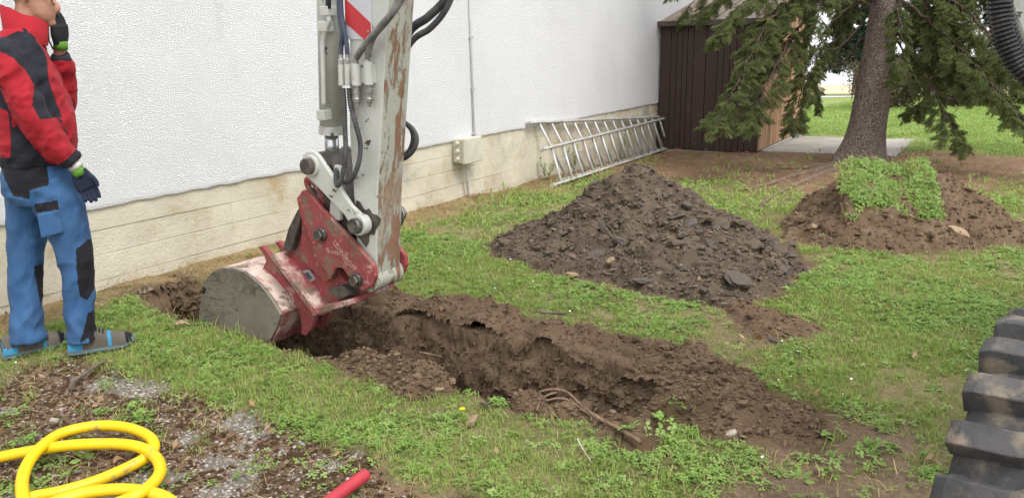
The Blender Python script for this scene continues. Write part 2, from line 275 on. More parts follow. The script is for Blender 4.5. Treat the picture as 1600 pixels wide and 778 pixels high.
# ------------------------------------------------------------------ mesh helpers
WLOC = {}
def thing(name, loc, label, cat, group=None):
    o = bpy.data.objects.new(name, None); col.objects.link(o); o.location = [float(v) for v in loc]; o.empty_display_size = .1
    o['label'] = label; o['category'] = cat
    if group: o['group'] = group
    WLOC[o] = np.array(loc, float); return o
def tag(o, label, cat, group=None):
    o['label'] = label; o['category'] = cat
    if group: o['group'] = group
    return o
def struct(o): o['kind'] = 'structure'; return o
class MB:
    def __init__(s): s.v = []; s.f = []; s.mi = []; s.n = 0; s.cur = 0
    def add(s, v, f):
        v = np.asarray(v, float).reshape(-1, 3); s.v.append(v); s.f += [tuple(int(i)+s.n for i in q) for q in f]; s.mi += [s.cur]*len(f); s.n += len(v); return s
    def hexa(s, p):             # 8 corners: bottom 4 (ccw), top 4
        return s.add(p, [(3, 2, 1, 0), (4, 5, 6, 7), (0, 1, 5, 4), (1, 2, 6, 5), (2, 3, 7, 6), (3, 0, 4, 7)])
    def boxst(s, s0, s1, t0, t1, z0, z1):
        return s.hexa([W(s0, t0, z0), W(s0, t1, z0), W(s1, t1, z0), W(s1, t0, z0), W(s0, t0, z1), W(s0, t1, z1), W(s1, t1, z1), W(s1, t0, z1)])
    def box(s, c, h, M=None):
        p = np.array([(x, y, z) for z in (-1, 1) for x, y in ((-1, -1), (1, -1), (1, 1), (-1, 1))], float)*np.array(h)
        if M is not None: p = p @ np.array(M)[:3, :3].T
        return s.hexa(p+np.array(c))
    def prism(s, poly, a, b):   # poly (t,z) extruded between s=a and s=b
        n = len(poly); v = [W(a, t, z) for t, z in poly]+[W(b, t, z) for t, z in poly]
        ar = sum(poly[i][0]*poly[(i+1) % n][1]-poly[(i+1) % n][0]*poly[i][1] for i in range(n))
        f = [tuple(range(n)), tuple(range(2*n-1, n-1, -1))]+[(i, i+n, (i+1) % n+n, (i+1) % n) for i in range(n)]
        if (ar > 0) == (b > a): f = [q[::-1] for q in f]
        return s.add(v, f)
    def tube(s, path, rad, seg=10, cap=True, flat=None, up=(0, 0, 1)):
        P = np.asarray(path, float); n = len(P); rad = np.broadcast_to(np.asarray(rad, float), (n,)) if np.ndim(rad) <= 1 else np.asarray(rad, float)
        T = np.gradient(P, axis=0); T /= np.linalg.norm(T, axis=1)[:, None]+1e-12
        u = np.array(up, float)
        if abs(T[0] @ u) > .95: u = np.array([1., 0, 0])
        a = np.linspace(0, 2*math.pi, seg, endpoint=False); V = []; X = np.cross(u, T[0]); X /= np.linalg.norm(X)
        for i in range(n):
            X = X-T[i]*(X @ T[i]); X /= np.linalg.norm(X)+1e-12; Yv = np.cross(T[i], X)
            ra, rb = (rad[i], rad[i]*(flat or 1)) if np.ndim(rad) == 1 else rad[i]
            V.append(P[i]+np.outer(np.cos(a)*ra, X)+np.outer(np.sin(a)*rb, Yv))
        F = [(i*seg+j, i*seg+(j+1) % seg, (i+1)*seg+(j+1) % seg, (i+1)*seg+j) for i in range(n-1) for j in range(seg)]
        if cap: F += [tuple(range(seg-1, -1, -1)), tuple(range((n-1)*seg, n*seg))]
        return s.add(np.vstack(V), F)
    def cyl(s, a, b, r, r2=None, seg=18): return s.tube([a, b], [r, r if r2 is None else r2], seg)
    def cyls(s, t, z, s0, s1, r, seg=20): return s.cyl(W(s0, t, z), W(s1, t, z), r, seg=seg)
    def build(s, name, mat, parent=None, smooth=False, bevel=0., origin=None):
        V = np.vstack(s.v); mats = mat if isinstance(mat, (list, tuple)) else [mat]
        if parent is not None: o0 = WLOC[parent]
        elif origin is not None: o0 = np.array(origin, float)
        else: o0 = np.array([(V[:, 0].min()+V[:, 0].max())/2, (V[:, 1].min()+V[:, 1].max())/2, V[:, 2].min()])
        me = bpy.data.meshes.new(name); me.from_pydata((V-o0).tolist(), [], s.f)
        for m in mats: me.materials.append(MAT[m] if isinstance(m, str) else m)
        if len(mats) > 1: me.polygons.foreach_set('material_index', s.mi)
        if smooth: me.polygons.foreach_set('use_smooth', [True]*len(me.polygons))
        me.update(); o = bpy.data.objects.new(name, me); col.objects.link(o); WLOC[o] = o0
        if parent is not None: o.parent = parent
        else: o.location = o0
        if bevel:
            b = o.modifiers.new('bevel', 'BEVEL'); b.width = bevel; b.segments = 2; b.limit_method = 'ANGLE'; b.angle_limit = R_(40)
        return o
def fast_mesh(name, V, F, mat, parent=None, origin=(0, 0, 0), smooth=True, color=None, mi=None):
    V = np.asarray(V, np.float32); F = np.asarray(F, np.int32); k = F.shape[1]
    o0 = WLOC[parent] if parent is not None else np.array(origin, float)
    me = bpy.data.meshes.new(name); me.vertices.add(len(V)); me.vertices.foreach_set('co', (V-o0).astype(np.float32).ravel())
    me.loops.add(F.size); me.loops.foreach_set('vertex_index', F.ravel()); me.polygons.add(len(F))
    me.polygons.foreach_set('loop_start', np.arange(0, F.size, k, dtype=np.int32)); me.polygons.foreach_set('use_smooth', np.full(len(F), smooth))
    for m in (mat if isinstance(mat, (list, tuple)) else [mat]): me.materials.append(MAT[m] if isinstance(m, str) else m)
    if mi is not None: me.polygons.foreach_set('material_index', np.asarray(mi, np.int32))
    if color is not None:
        a = me.attributes.new('col', 'FLOAT_COLOR', 'POINT'); c = np.ones((len(V), 4), np.float32); c[:, :3] = color; a.data.foreach_set('color', c.ravel())
    me.update(calc_edges=True); me.validate(); o = bpy.data.objects.new(name, me); col.objects.link(o); WLOC[o] = o0
    if parent is not None: o.parent = parent
    else: o.location = o0
    return o
def smoothpath(pts, n=8):
    P = np.asarray(pts, float); Q = np.vstack([2*P[0]-P[1], P, 2*P[-1]-P[-2]]); out = []
    for i in range(1, len(Q)-2):
        for t in np.linspace(0, 1, n, endpoint=False):
            a, b, c, d = Q[i-1:i+3]; out.append(.5*((2*b)+(-a+c)*t+(2*a-5*b+4*c-d)*t*t+(-a+3*b-3*c+d)*t**3))
    out.append(P[-1]); return np.array(out)
def resample(P, step):
    d = np.r_[0, np.cumsum(np.linalg.norm(np.diff(P, axis=0), axis=1))]; k = max(2, int(d[-1]/step)); u = np.linspace(0, d[-1], k)
    return np.stack([np.interp(u, d, P[:, i]) for i in range(3)], 1)
def corrugated(mb, pts, r, pitch=.009, depth=.16, seg=12):
    P = resample(smoothpath(pts, 10), pitch/3.); rr = r*(1-depth*(np.arange(len(P)) % 3 == 0)); return mb.tube(P, rr, seg)

# scattering: one object of 'stuff' whose points carry small meshes
PROTO = {}
def proto(coll, meshes):
    c = bpy.data.collections.new(coll)
    for i, (V, F, m) in enumerate(meshes):
        me = bpy.data.meshes.new('%s_%02d' % (coll, i)); me.from_pydata(np.asarray(V).tolist(), [], [tuple(int(a) for a in q) for q in F]); me.materials.append(MAT[m]); me.update()
        c.objects.link(bpy.data.objects.new('%s_%02d' % (coll, i), me))
    PROTO[coll] = c
def scatter(name, coll, pts, rot, scl, idx=None, parent=None, seed=0, origin=(0, 0, 0)):
    pts = np.asarray(pts, np.float32); n = len(pts); o0 = WLOC[parent] if parent is not None else np.array(origin, float)
    me = bpy.data.meshes.new(name); me.vertices.add(n); me.vertices.foreach_set('co', (pts-o0).astype(np.float32).ravel())
    k = len(PROTO[coll].objects); idx = np.random.default_rng(seed).integers(0, k, n) if idx is None else idx
    a = me.attributes.new('rot', 'FLOAT_VECTOR', 'POINT'); a.data.foreach_set('vector', np.asarray(rot, np.float32).ravel())
    a = me.attributes.new('scl', 'FLOAT', 'POINT'); a.data.foreach_set('value', np.asarray(scl, np.float32).ravel())
    a = me.attributes.new('pick', 'INT', 'POINT'); a.data.foreach_set('value', np.asarray(idx, np.int32).ravel())
    o = bpy.data.objects.new(name, me); col.objects.link(o); WLOC[o] = o0
    if parent is not None: o.parent = parent
    else: o.location = o0
    g = bpy.data.node_groups.new(name+'_scatter', 'GeometryNodeTree')
    g.interface.new_socket('Geometry', in_out='INPUT', socket_type='NodeSocketGeometry'); g.interface.new_socket('Geometry', in_out='OUTPUT', socket_type='NodeSocketGeometry')
    N = g.nodes.new; gi = N('NodeGroupInput'); go = N('NodeGroupOutput'); ip = N('GeometryNodeInstanceOnPoints'); ci = N('GeometryNodeCollectionInfo')
    ci.inputs[0].default_value = PROTO[coll]; ci.inputs['Separate Children'].default_value = True; ci.inputs['Reset Children'].default_value = True
    def na(nm, t): x = N('GeometryNodeInputNamedAttribute'); x.data_type = t; x.inputs[0].default_value = nm; return [s for s in x.outputs if s.enabled and s.name == 'Attribute'][0]
    er = N('FunctionNodeEulerToRotation'); L = g.links.new
    L(gi.outputs[0], ip.inputs['Points']); L(ci.outputs[0], ip.inputs['Instance']); ip.inputs['Pick Instance'].default_value = True
    L(na('pick', 'INT'), ip.inputs['Instance Index']); L(na('rot', 'FLOAT_VECTOR'), er.inputs[0]); L(er.outputs[0], ip.inputs['Rotation']); L(na('scl', 'FLOAT'), ip.inputs['Scale']); L(ip.outputs[0], go.inputs[0])
    m = o.modifiers.new('scatter', 'NODES'); m.node_group = g
    return o

# ------------------------------------------------------------------ masks of the plot (world x, y)
def ST(x, y): rx, ry = np.asarray(x)-AW[0], np.asarray(y)-AW[1]; return rx*dW[0]+ry*dW[1], rx*nW[0]+ry*nW[1]
def trench(x, y):               # depth of the dug trench, >0 inside
    s, t = ST(x, y); w = .035*fbm(x*3.1, y*3.1, 0, 3, 3); w2 = .05*fbm(x*2.3, y*2.3, 0, 3, 5)
    near = .43+w+.10*sst(.9, .4, t); far = .89+w2+.08*sst(1.0, .5, t)
    m = sst(near-.035, near+.035, s)*sst(far+.03, far-.03, s)*sst(.16, .24, t)
    d = .58*sst(.7, 1.25, t)+.24*(1-sst(.7, 1.25, t))
    d = d*(1-.82*sst(2.6, 3.8, t)); m = m*sst(3.98+w, 3.86+w, t)
    return m*d
def P2(*q): return np.array([atG(*p)[:2] for p in q])
PILE = P2((762, 382), (778, 405), (840, 425), (900, 442), (1000, 463), (1090, 475), (1160, 478), (1225, 452), (1275, 412), (1240, 392), (1195, 362)); PILE = np.vstack([PILE, [[1.95, 6.75], [1.5, 7.2], [.9, 7.15], [.3, 6.85]]])
M2 = P2((1215, 350), (1225, 372), (1300, 388), (1400, 396), (1500, 392), (1608, 380)); M2 = np.vstack([M2, [[4.35, 6.3], [4.25, 7.2], [3.7, 7.7], [3.0, 7.7]]])
BANKF = np.array([W(s, t)[:2] for s, t in ((.89, 1.5), (.91, 1.9), (.88, 2.4), (.89, 3.0), (.88, 3.55), (1.12, 3.75), (1.36, 3.62), (1.34, 3.1), (1.40, 2.65), (1.28, 2.2), (1.27, 1.8), (1.12, 1.5))])
LOBE = P2((975, 560), (1040, 540), (1120, 570), (1200, 612), (1275, 655), (1240, 690), (1150, 690), (1080, 662), (1005, 640), (960, 600))
NEARA = P2((500, 545), (560, 538), (640, 560), (745, 592), (765, 612), (700, 612), (640, 614), (580, 592), (530, 568))
NEARB = P2((785, 612), (830, 600), (900, 612), (925, 655), (870, 662), (820, 652))
PATCH = P2((1120, 470), (1180, 478), (1270, 505), (1255, 530), (1190, 532), (1150, 512))
MUD = P2((1200, 690), (1320, 660), (1420, 660), (1470, 690), (1460, 790), (1350, 850), (1180, 800))
CORNER = P2((930, 650), (1010, 640), (1030, 668), (990, 695), (940, 680))
SOILS = [PILE, M2, BANKF, LOBE, NEARA, NEARB, PATCH, CORNER]
def soil_d(x, y):
    d = np.full(np.shape(x), 9.)
    for p in SOILS: d = np.minimum(d, polydist(p, x, y))
    return d
SHED = (10.56, 13.98, .03, 1.72)
def zones(x, y):
    s, t = ST(x, y); n = fbm(x*1.7, y*1.7, 0, 4, 11); n2 = fbm(x*6, y*6, 0, 3, 23)
    tr = trench(x, y); tre = np.zeros_like(tr)
    sd = soil_d(x, y)+.05*n2+.03*n; soil = sst(.05, -.02, sd)
    soil = np.maximum(soil, sst(.0, .02, tr))
    wall = sst(.78+.2*n, .38+.2*n, t)*(t > -.3)*sst(12, 10, s)            # dry strip at the foot of the wall
    tx, ty = x-4.7, y-10.7; dt = np.hypot(tx*.75, ty*.95)
    duff = sst(3.1+.5*n, 1.9+.5*n, dt)*sst(13.2, 12.4, y+0*x)
    duff = np.maximum(duff, sst(5.6, 7.6, s+.4*n)*sst(3.6+.4*n, 2.8+.4*n, t)*sst(11.5, 10.5, s)*(t > 0))
    slabp = sst(-.20, -.27, s+.05*n2+.03*n)*sst(.95, 1.2, t+.1*n)            # old exposed-aggregate paving
    bare = sst(.0, .7, n+.35*n2)*.7*(1-.75*sst(.5, .3, s)*sst(1.0, 1.4, t))
    mud = sst(.12, -.15, polydist(MUD, x, y)+.16*n+.07*n2)
    scuff = sst(.45, .1, sd)*.6
    right = sst(2.0, 3.2, x)*sst(8.5, 6.5, y)*.35
    return dict(s=s, t=t, soil=soil, wall=wall, duff=duff, slab=slabp, bare=bare, mud=mud, scuff=scuff, right=right, n=n, n2=n2, tr=tr, sd=sd)

# ------------------------------------------------------------------ ground
def axis(fine0, fine1, step, lo, hi, grow=1.12):
    a = list(np.arange(fine0, fine1, step)); st = step
    b = []; p = a[-1]
    while p < hi: st = min(st*grow, 60) if p > 0 else st*grow; p += st; b.append(p)
    c = []; p = a[0]; st = step
    while p > lo: st *= grow; p -= st; c.append(p)
    return np.array(c[::-1]+a+b)
def make_ground():
    gx = axis(-3.5, 2.3, .02, -700, 900, 1.07); gy = axis(1.7, 5.6, .02, -40, 1500, 1.045)
    X, Yg = np.meshgrid(gx, gy, indexing='ij'); nx, ny = X.shape
    Z = zones(X, Yg); base = gz(Yg)
    rough = (fbm(X*1.3, Yg*1.3, 0, 3, 31)*.018+fbm(X*6, Yg*6, 0, 3, 37)*.008)*sst(60, 20, np.hypot(X, Yg))
    rough = rough*(1-.6*Z['slab'])
    H = base+rough-Z['tr']-.02*Z['slab']
    soilf = np.maximum(Z['soil'], Z['mud']*.9)
    H += soilf*(fbm(X*18, Yg*18, 0, 4, 41)*.012)
    # rough trench faces
    V = np.stack([X, Yg, H], -1).reshape(-1, 3)
    tm = (sst(0, .04, Z['tr'])*1.).ravel(); q = V*11
    V[:, 0] += tm*.035*fbm(q[:, 0], q[:, 1], q[:, 2], 4, 51); V[:, 1] += tm*.035*fbm(q[:, 0], q[:, 1], q[:, 2], 4, 61); V[:, 2] += tm*.02*fbm(q[:, 0]*2, q[:, 1]*2, q[:, 2]*2, 3, 71)
    def C(*c): return np.array(c)[None, None]
    n, n2 = Z['n'][..., None], Z['n2'][..., None]
    def mx(a, b, f): f = np.clip(f, 0, 1); f = f[..., None] if f.ndim == 2 else f; return a*(1-f)+b*f
    c = C(.19, .20, .08)*(1+.25*n); far = sst(9, 16, Yg+0*X)
    c = mx(c, C(.21, .27, .085)*(1+.12*n), far)
    c = mx(c, C(.25, .19, .12), Z['bare']*(1-far*.7)); c = mx(c, C(.22, .16, .095), Z['right']*1.5)
    c = mx(c, C(.25, .185, .10)*(1+.25*n2), Z['wall']*.9)
    c = mx(c, C(.215, .13, .085)*(1+.25*n2+.15*n), Z['duff']*.92)
    c = mx(c, C(.25, .18, .13)*(1+.16*n2+.12*n), Z['mud'])
    c = mx(c, C(.12, .085, .05), Z['scuff']*.7)
    sl = mx(C(.19, .17, .145), C(.165, .11, .072)*(1+.3*n2), sst(-.7, -.3, Z['n']+.7*Z['n2'])); c = mx(c, sl, Z['slab'])
    c = mx(c, C(.142, .095, .06)*(1+.2*n2), Z['soil'])
    c = mx(c, C(.50, .42, .29), sst(38.5, 39.5, Yg+.0*X)); c = np.clip(c, .01, .9)
    idx = np.arange(nx*ny).reshape(nx, ny); F = np.stack([idx[:-1, :-1], idx[1:, :-1], idx[1:, 1:], idx[:-1, 1:]], -1).reshape(-1, 4)
    k = NT('lawn_ground'); at = k.n('ShaderNodeAttribute', attribute_name='col'); nz = k.noise(45, 8, .75)
    cc = k.mix(k.ramp(nz, .2, .8), k.mix(1., at.outputs[0], (.62, .6, .58), 'MULTIPLY'), k.mix(1., at.outputs[0], (1.3, 1.28, 1.25), 'MULTIPLY'))
    k.col(cc); k.rough(.95, spec=.12); k.bump(k.math('ADD', nz, k.noise(9, 6, .6)), .018)
    F = F[~(Z['tr'].ravel()[F] > .10).any(1)]
    g = fast_mesh('ground', V, F, k.m, color=c.reshape(-1, 3)); struct(g)
make_ground()
def make_trench():
    tt = np.arange(.12, 4.02, .014); rows = []
    q0 = np.array([W(.43, t) for t in tt]); q1 = np.array([W(.93, t) for t in tt])
    near = .43+.035*fbm(q0[:, 0]*3.1, q0[:, 1]*3.1, 0, 3, 3)+.10*sst(.9, .4, tt); far = .89+.05*fbm(q1[:, 0]*2.3, q1[:, 1]*2.3, 0, 3, 5)+.08*sst(1., .5, tt)
    d = .58*sst(.7, 1.25, tt)+.24*(1-sst(.7, 1.25, tt)); d = d*(1-.82*sst(2.6, 3.8, tt))*sst(4.0, 3.85, tt)*sst(.14, .24, tt)+.03
    def line(a, b, n): return np.linspace(a, b, n)
    prof = [(-.07, .0, 0.05), (-.035, .0, .04)]
    for i in range(tt.size):
        pts = [(near[i]-.08, -.06), (near[i]-.03, -.045)]
        pts += [(near[i]+.02+.05*u, -.03-(d[i]-.03)*u) for u in line(0, 1, 24)]
        pts += [(near[i]+.07+(far[i]-near[i]-.13)*u, -d[i]-.03*math.sin(3.1*u)) for u in line(0, 1, 12)[1:-1]]
        pts += [(far[i]-.06+.085*u**.5-.03*math.sin(3.14*u), -d[i]+(d[i]+.0)*u) for u in line(0, 1, 30)]
        bk = .07*sst(1.45, 1.7, tt[i])*sst(3.85, 3.6, tt[i]); pts += [(far[i]+.03, .02+bk*.6), (far[i]+.09, .01+bk), (far[i]+.18, -.0+bk*.5), (far[i]+.32, -.06)]
        rows.append([W(a, tt[i], z) for a, z in pts])
    V = np.array(rows); nt_, nu = V.shape[:2]; V = V.reshape(-1, 3); V[:, 2] += gz(V[:, 1])
    m = np.tile(np.r_[0, .3, np.ones(nu-4), .6, 0], nt_); q = V*np.array([15, 15, 15])
    for ax, sd in ((0, 401), (1, 411), (2, 421)): V[:, ax] += m*(.020 if ax < 2 else .014)*fbm(q[:, 0], q[:, 1], q[:, 2], 5, sd, .74)
    i = np.arange(nt_*nu).reshape(nt_, nu); F = np.stack([i[:-1, :-1], i[1:, :-1], i[1:, 1:], i[:-1, 1:]], -1).reshape(-1, 4)
    t = fast_mesh('trench', V, F, 'trenchsoil'); struct(t)
    r = np.random.default_rng(8); sel = np.where((m > .9))[0]; j = r.choice(sel, 9000); crumbs('crumbs', V[j], r.lognormal(-5.15, .5, 9000).clip(.002, .02), 'clod', t, 6)
    # fine roots hanging from the cut faces
    mb = MB(); Vg = V.reshape(nt_, nu, 3)
    for k in range(110):
        a = r.integers(90, nt_-25); b = nu-4-int(abs(r.normal(0, 5))); p = Vg[a, b].copy(); dr = np.array(-dW)*r.uniform(.3, 1)+nW*r.normal(0, .8)+np.array([0, 0, r.normal(-.2, .5)]); dr /= np.linalg.norm(dr); L = r.uniform(.04, .13)
        pts = [p, p+dr*L*.4+r.normal(0, .008, 3), p+dr*L*.7+np.array([0, 0, -.25*L]), p+dr*L*.9+np.array([0, 0, -.7*L])]; mb.tube(smoothpath(pts, 4), .0011, 4)
    o = mb.build('hanging_roots', 'root', t); o['kind'] = 'stuff'

# heaps of dug soil: sheets with real height that dip under the ground at their rim
def mound(name, poly, hfun, res, mat, label=None, cat=None, parent=None, rough=.02, pad=.06, sink=.025, seed=0, fs=9.):
    p = np.asarray(poly); x = np.arange(p[:, 0].min()-pad, p[:, 0].max()+pad, res); y = np.arange(p[:, 1].min()-pad, p[:, 1].max()+pad, res)
    X, Yg = np.meshgrid(x, y, indexing='ij'); d = polydist(p, X, Yg)+.05*fbm(X*5, Yg*5, 0, 3, seed+2); h = hfun(X, Yg, -d)
    k = sst(0, .08, -d); h = h+k*rough*(fbm(X*fs, Yg*fs, 0, 5, seed, .62))
    tr = trench(X, Yg); ok = (d < .05) & (tr < .10)
    V = np.stack([X, Yg, gz(Yg)+h-sink*sst(-.03, .05, d)], -1); q = V*13
    V[..., 0] += k*rough*.9*fbm(q[..., 0], q[..., 1], q[..., 2], 3, seed+5); V[..., 1] += k*rough*.9*fbm(q[..., 0], q[..., 1], q[..., 2], 3, seed+8)
    i = np.arange(X.size).reshape(X.shape); F = np.stack([i[:-1, :-1], i[1:, :-1], i[1:, 1:], i[:-1, 1:]], -1).reshape(-1, 4)
    okf = ok.ravel()[F].all(1); F = F[okf]; used = np.unique(F); mp = np.zeros(X.size, int); mp[used] = np.arange(len(used)); Vv = V.reshape(-1, 3)[used]
    o = fast_mesh(name, Vv, mp[F], mat, parent=parent, origin=(p[:, 0].mean(), p[:, 1].mean(), float(gz(p[:, 1].mean()))))
    if label: tag(o, label, cat)
    return o, Vv
def ico(sub):
    bm = bmesh.new(); bmesh.ops.create_icosphere(bm, subdivisions=sub, radius=1); V = np.array([v.co[:] for v in bm.verts]); bm.verts.index_update(); F = np.array([[v.index for v in f.verts] for f in bm.faces]); bm.free(); return V, F
ICO1, ICO2 = ico(1), ico(2)
def clod_mesh(name, mat, seed, slabby=0., sub=2):
    V, F = (ICO1, ICO2)[sub-1]; V = V.copy(); r = np.random.default_rng(seed)
    V = np.sign(V)*np.abs(V)**(.75 if not slabby else .55); V *= (1+.30*fbm(V[:, 0]*1.7, V[:, 1]*1.7, V[:, 2]*1.7+seed, 3, seed))[:, None]; V *= np.array([1, r.uniform(.6, .95), r.uniform(.45, .75) if not slabby else slabby])
    me = bpy.data.meshes.new(name); me.from_pydata(V.tolist(), [], F.tolist()); me.materials.append(MAT[mat]); me.update(); return me
CL = {k: [clod_mesh('clod_'+k, k, 10*i+j, sl, 1 if i < 2 else 2) for i, sl in enumerate((0., 0., 0., 0.))] for j, (k) in enumerate(('clod', 'clodgrey'))}
CL['slate'] = [clod_mesh('rubble', 'slate', 70+i, (.3, .42, .2, .34)[i], 2) for i in range(4)]
CL['stonetan'] = [clod_mesh('stone_tan', 'stonetan', 80+i, (.5, 0.)[i % 2], 2) for i in range(2)]; CL['stonepale'] = [clod_mesh('stone_pale', 'stonepale', 90+i, (.5, 0.)[i % 2], 2) for i in range(2)]
def place(me, name, pos, size, parent=None, rot=None):
    o = bpy.data.objects.new(name, me); col.objects.link(o); base = WLOC[parent] if parent is not None else np.zeros(3); o.location = [float(v) for v in np.asarray(pos)-base]
    o.rotation_euler = rot if rot is not None else (RNG.uniform(-.5, .5), RNG.uniform(-.5, .5), RNG.uniform(0, 6.28)); o.scale = (size,)*3 if np.ndim(size) == 0 else size
    WLOC[o] = np.asarray(pos, float)
    if parent is not None: o.parent = parent
    return o
def crumbs(name, pts, sizes, mat, parent, seed=0):        # small crumbs joined in one part
    r = np.random.default_rng(seed); V0, F0 = ICO1; n = len(pts); J = np.arange(n)
    V = V0[None]*(1+.35*r.standard_normal((n, len(V0), 1)).clip(-1, 1)); V = V*np.stack([np.ones(n), r.uniform(.6, 1, n), r.uniform(.4, .85, n)], 1)[:, None]
    a = r.uniform(0, 6.28, n); c, s = np.cos(a)[:, None], np.sin(a)[:, None]; V = np.stack([V[..., 0]*c-V[..., 1]*s, V[..., 0]*s+V[..., 1]*c, V[..., 2]], -1)
    V = V*np.asarray(sizes)[:, None, None]+np.asarray(pts)[:, None]; F = (F0[None]+(J*len(V0))[:, None, None]).reshape(-1, 3)
    o = fast_mesh(name, V.reshape(-1, 3), F, mat, parent=parent, smooth=False); o['kind'] = 'stuff'; return o

def make_heaps():
    # the big heap
    pk = np.array([.98, 6.02]); H = .64
    def hf(x, y, d):
        a = np.hypot(x-pk[0], y-pk[1]); e = np.maximum(d, 0); f = e/(e+a+1e-6)
        return H*f**1.02*(1+.10*fbm(x*2.4, y*2.4, 0, 3, 77))*sst(-.02, .1, d)**.5-.01
    heap, V = mound('soil_heap', PILE, hf, .016, 'soilgrey', 'large cone-shaped heap of dark brown soil and rubble beside the ladder', 'soil heap', rough=.042, seed=100, fs=6.)
    vis = V
    r = np.random.default_rng(5); px = V
    h = V[:, 2]-gz(V[:, 1])
    # picked pieces
    right = (V[:, 0]-pk[0])*.75-(V[:, 1]-pk[1])*.35
    w = np.clip(.3+right*1.2, .08, 1.6)*(h > .03)*(V[:, 1] < 6.4)
    pick = r.choice(len(V), 250, replace=False, p=w/w.sum())
    for k, i in enumerate(pick):
        big = k < 60; kind = ('slate' if r.random() < .4 else 'clodgrey') if big else r.choice(['clodgrey', 'clod', 'slate', 'stonetan'], p=[.5, .22, .22, .06])
        size = r.uniform(.035, .08) if big else r.lognormal(-3.9, .3)
        place(CL[kind][r.integers(len(CL[kind]))], 'clod' if kind.startswith('clod') else 'rubble_piece', V[i]+np.array([0, 0, size*.12]), size*np.array([1, r.uniform(.7, 1), r.uniform(.8, 1.1)]), heap, rot=(r.uniform(-.7, .5), r.uniform(-.4, .6), r.uniform(0, 6.28)))
    i = r.choice(len(V), 14000); crumbs('crumbs', V[i]+r.normal(0, .006, (14000, 3)), r.lognormal(-4.85, .55, 14000).clip(.002, .032), 'clodgrey', heap, 3)
    # slabs that stand out
    for (q, up, sz, kind, nm, lab, rot) in (
        ((1155, 436), .10, (.10, .075, .05), 'slate', 'rubble_slab', 'large flat grey slab lying at the right front foot of the big heap', (.7, .3, .5)),
        ((990, 352), .27, (.10, .08, .05), 'slate', 'rubble_slab', 'broad dark slab on the middle of the big heap', (.6, 0, .2)),
        ((980, 284), .50, (.055, .04, .03), 'slate', 'rubble_slab', 'smooth grey slab near the peak of the big heap', (.7, -.1, .3)),
        ((1012, 431), .07, (.055, .03, .03), 'stonetan', 'stone', 'elongated tan stone at the front foot of the big heap', (.2, .1, -.3)),
        ((1125, 441), .05, (.055, .035, .03), 'stonetan', 'stone', 'flat tan stone just left of the large grey slab', (.4, .1, .2)),
        ((893, 430), .04, (.045, .035, .035), 'stonetan', 'stone', 'rounded brownish stone at the left front rim of the big heap', (0, .2, .6)),
        ((932, 397), .12, (.06, .045, .03), 'slate', 'rubble_slab', 'bluish grey flake on the lower front slope of the big heap', (.6, -.2, .1))):
        o = place(CL[kind][0], nm, atG(*q, up), sz, None, rot); tag(o, lab, 'stone' if kind != 'slate' else 'slab')
    # turfed mound
    pk2 = np.array([3.42, 6.72]); H2 = .43
    def hf2(x, y, d):
        e = np.maximum(d, 0); a = np.hypot((x-pk2[0])/1.3, y-pk2[1]); f = e/(e+np.maximum(a-.32, 0)+1e-6); return H2*f**.95*sst(-.02, .1, d)**.5-.01+.03*fbm(x*3, y*3, 0, 3, 9)*sst(0, .2, d)
    m2, V2 = mound('turf_mound', M2, hf2, .02, 'soil', 'low soil mound capped with a green turf sod below the tree', 'soil mound', rough=.03, seed=140)
    h2 = V2[:, 2]-gz(V2[:, 1]); i = r.choice(len(V2), 5000); crumbs('crumbs', V2[i]+r.normal(0, .008, (5000, 3)), r.lognormal(-4.8, .45, 5000).clip(.003, .03), 'clod', m2, 4)
    front = np.where((V2[:, 1] < 6.6) & (h2 > .015))[0]
    for k, i in enumerate(r.choice(front, 110)):
        size = r.lognormal(-3.75, .35); kd = r.choice(['clod', 'stonetan'], p=[.86, .14]); place(CL[kd][r.integers(len(CL[kd]))], 'clod' if kd == 'clod' else 'stone_piece', V2[i]+np.array([0, 0, size*.1]), size, m2)
    place(CL['stonetan'][0], 'stone_piece', atG(1497, 362, .1), (.09, .06, .05), m2, (.6, .3, .3))
    # turf sod: a tilted, crumbly block with grass on its upper face
    a, b, c, d = [atY(*q) for q in ((1312, 262, 6.62), (1447, 250, 6.62), (1470, 346, 5.98), (1312, 346, 5.98))]
    n = 26; V = []; F = []
    for u in np.linspace(0, 1, n):
        for v in np.linspace(0, 1, n):
            p = (a*(1-u)+b*u)*(1-v)+(d*(1-u)+c*u)*v; e = min(u, 1-u, v, 1-v); p = p+np.array([0, -.02, .035*math.sin(u*7)+.05*math.sin(3.14*v)+.02*vn(u*9, v*9, 0, 4)-(.16 if e == 0 else 0)]); p[:2] += .03*np.array([vn(u*8, v*8, 1), vn(u*8, v*8, 5)]); V.append(p)
    for i in range(n-1):
        for j in range(n-1): F.append((i*n+j, (i+1)*n+j, (i+1)*n+j+1, i*n+j+1))
    V = np.array(V); sod = fast_mesh('turf_sod', V, np.array(F), 'soil', parent=m2)
    sodpts = V.reshape(n, n, 3)[1:-1, 1:-1].reshape(-1, 3)
    # spoil along the trench
    def bank(h, pw=.6, wd=.12): return lambda x, y, d: h*sst(0, wd, d)**pw*(1+.45*fbm(x*3.3, y*3.3, 0, 3, 19))-.008
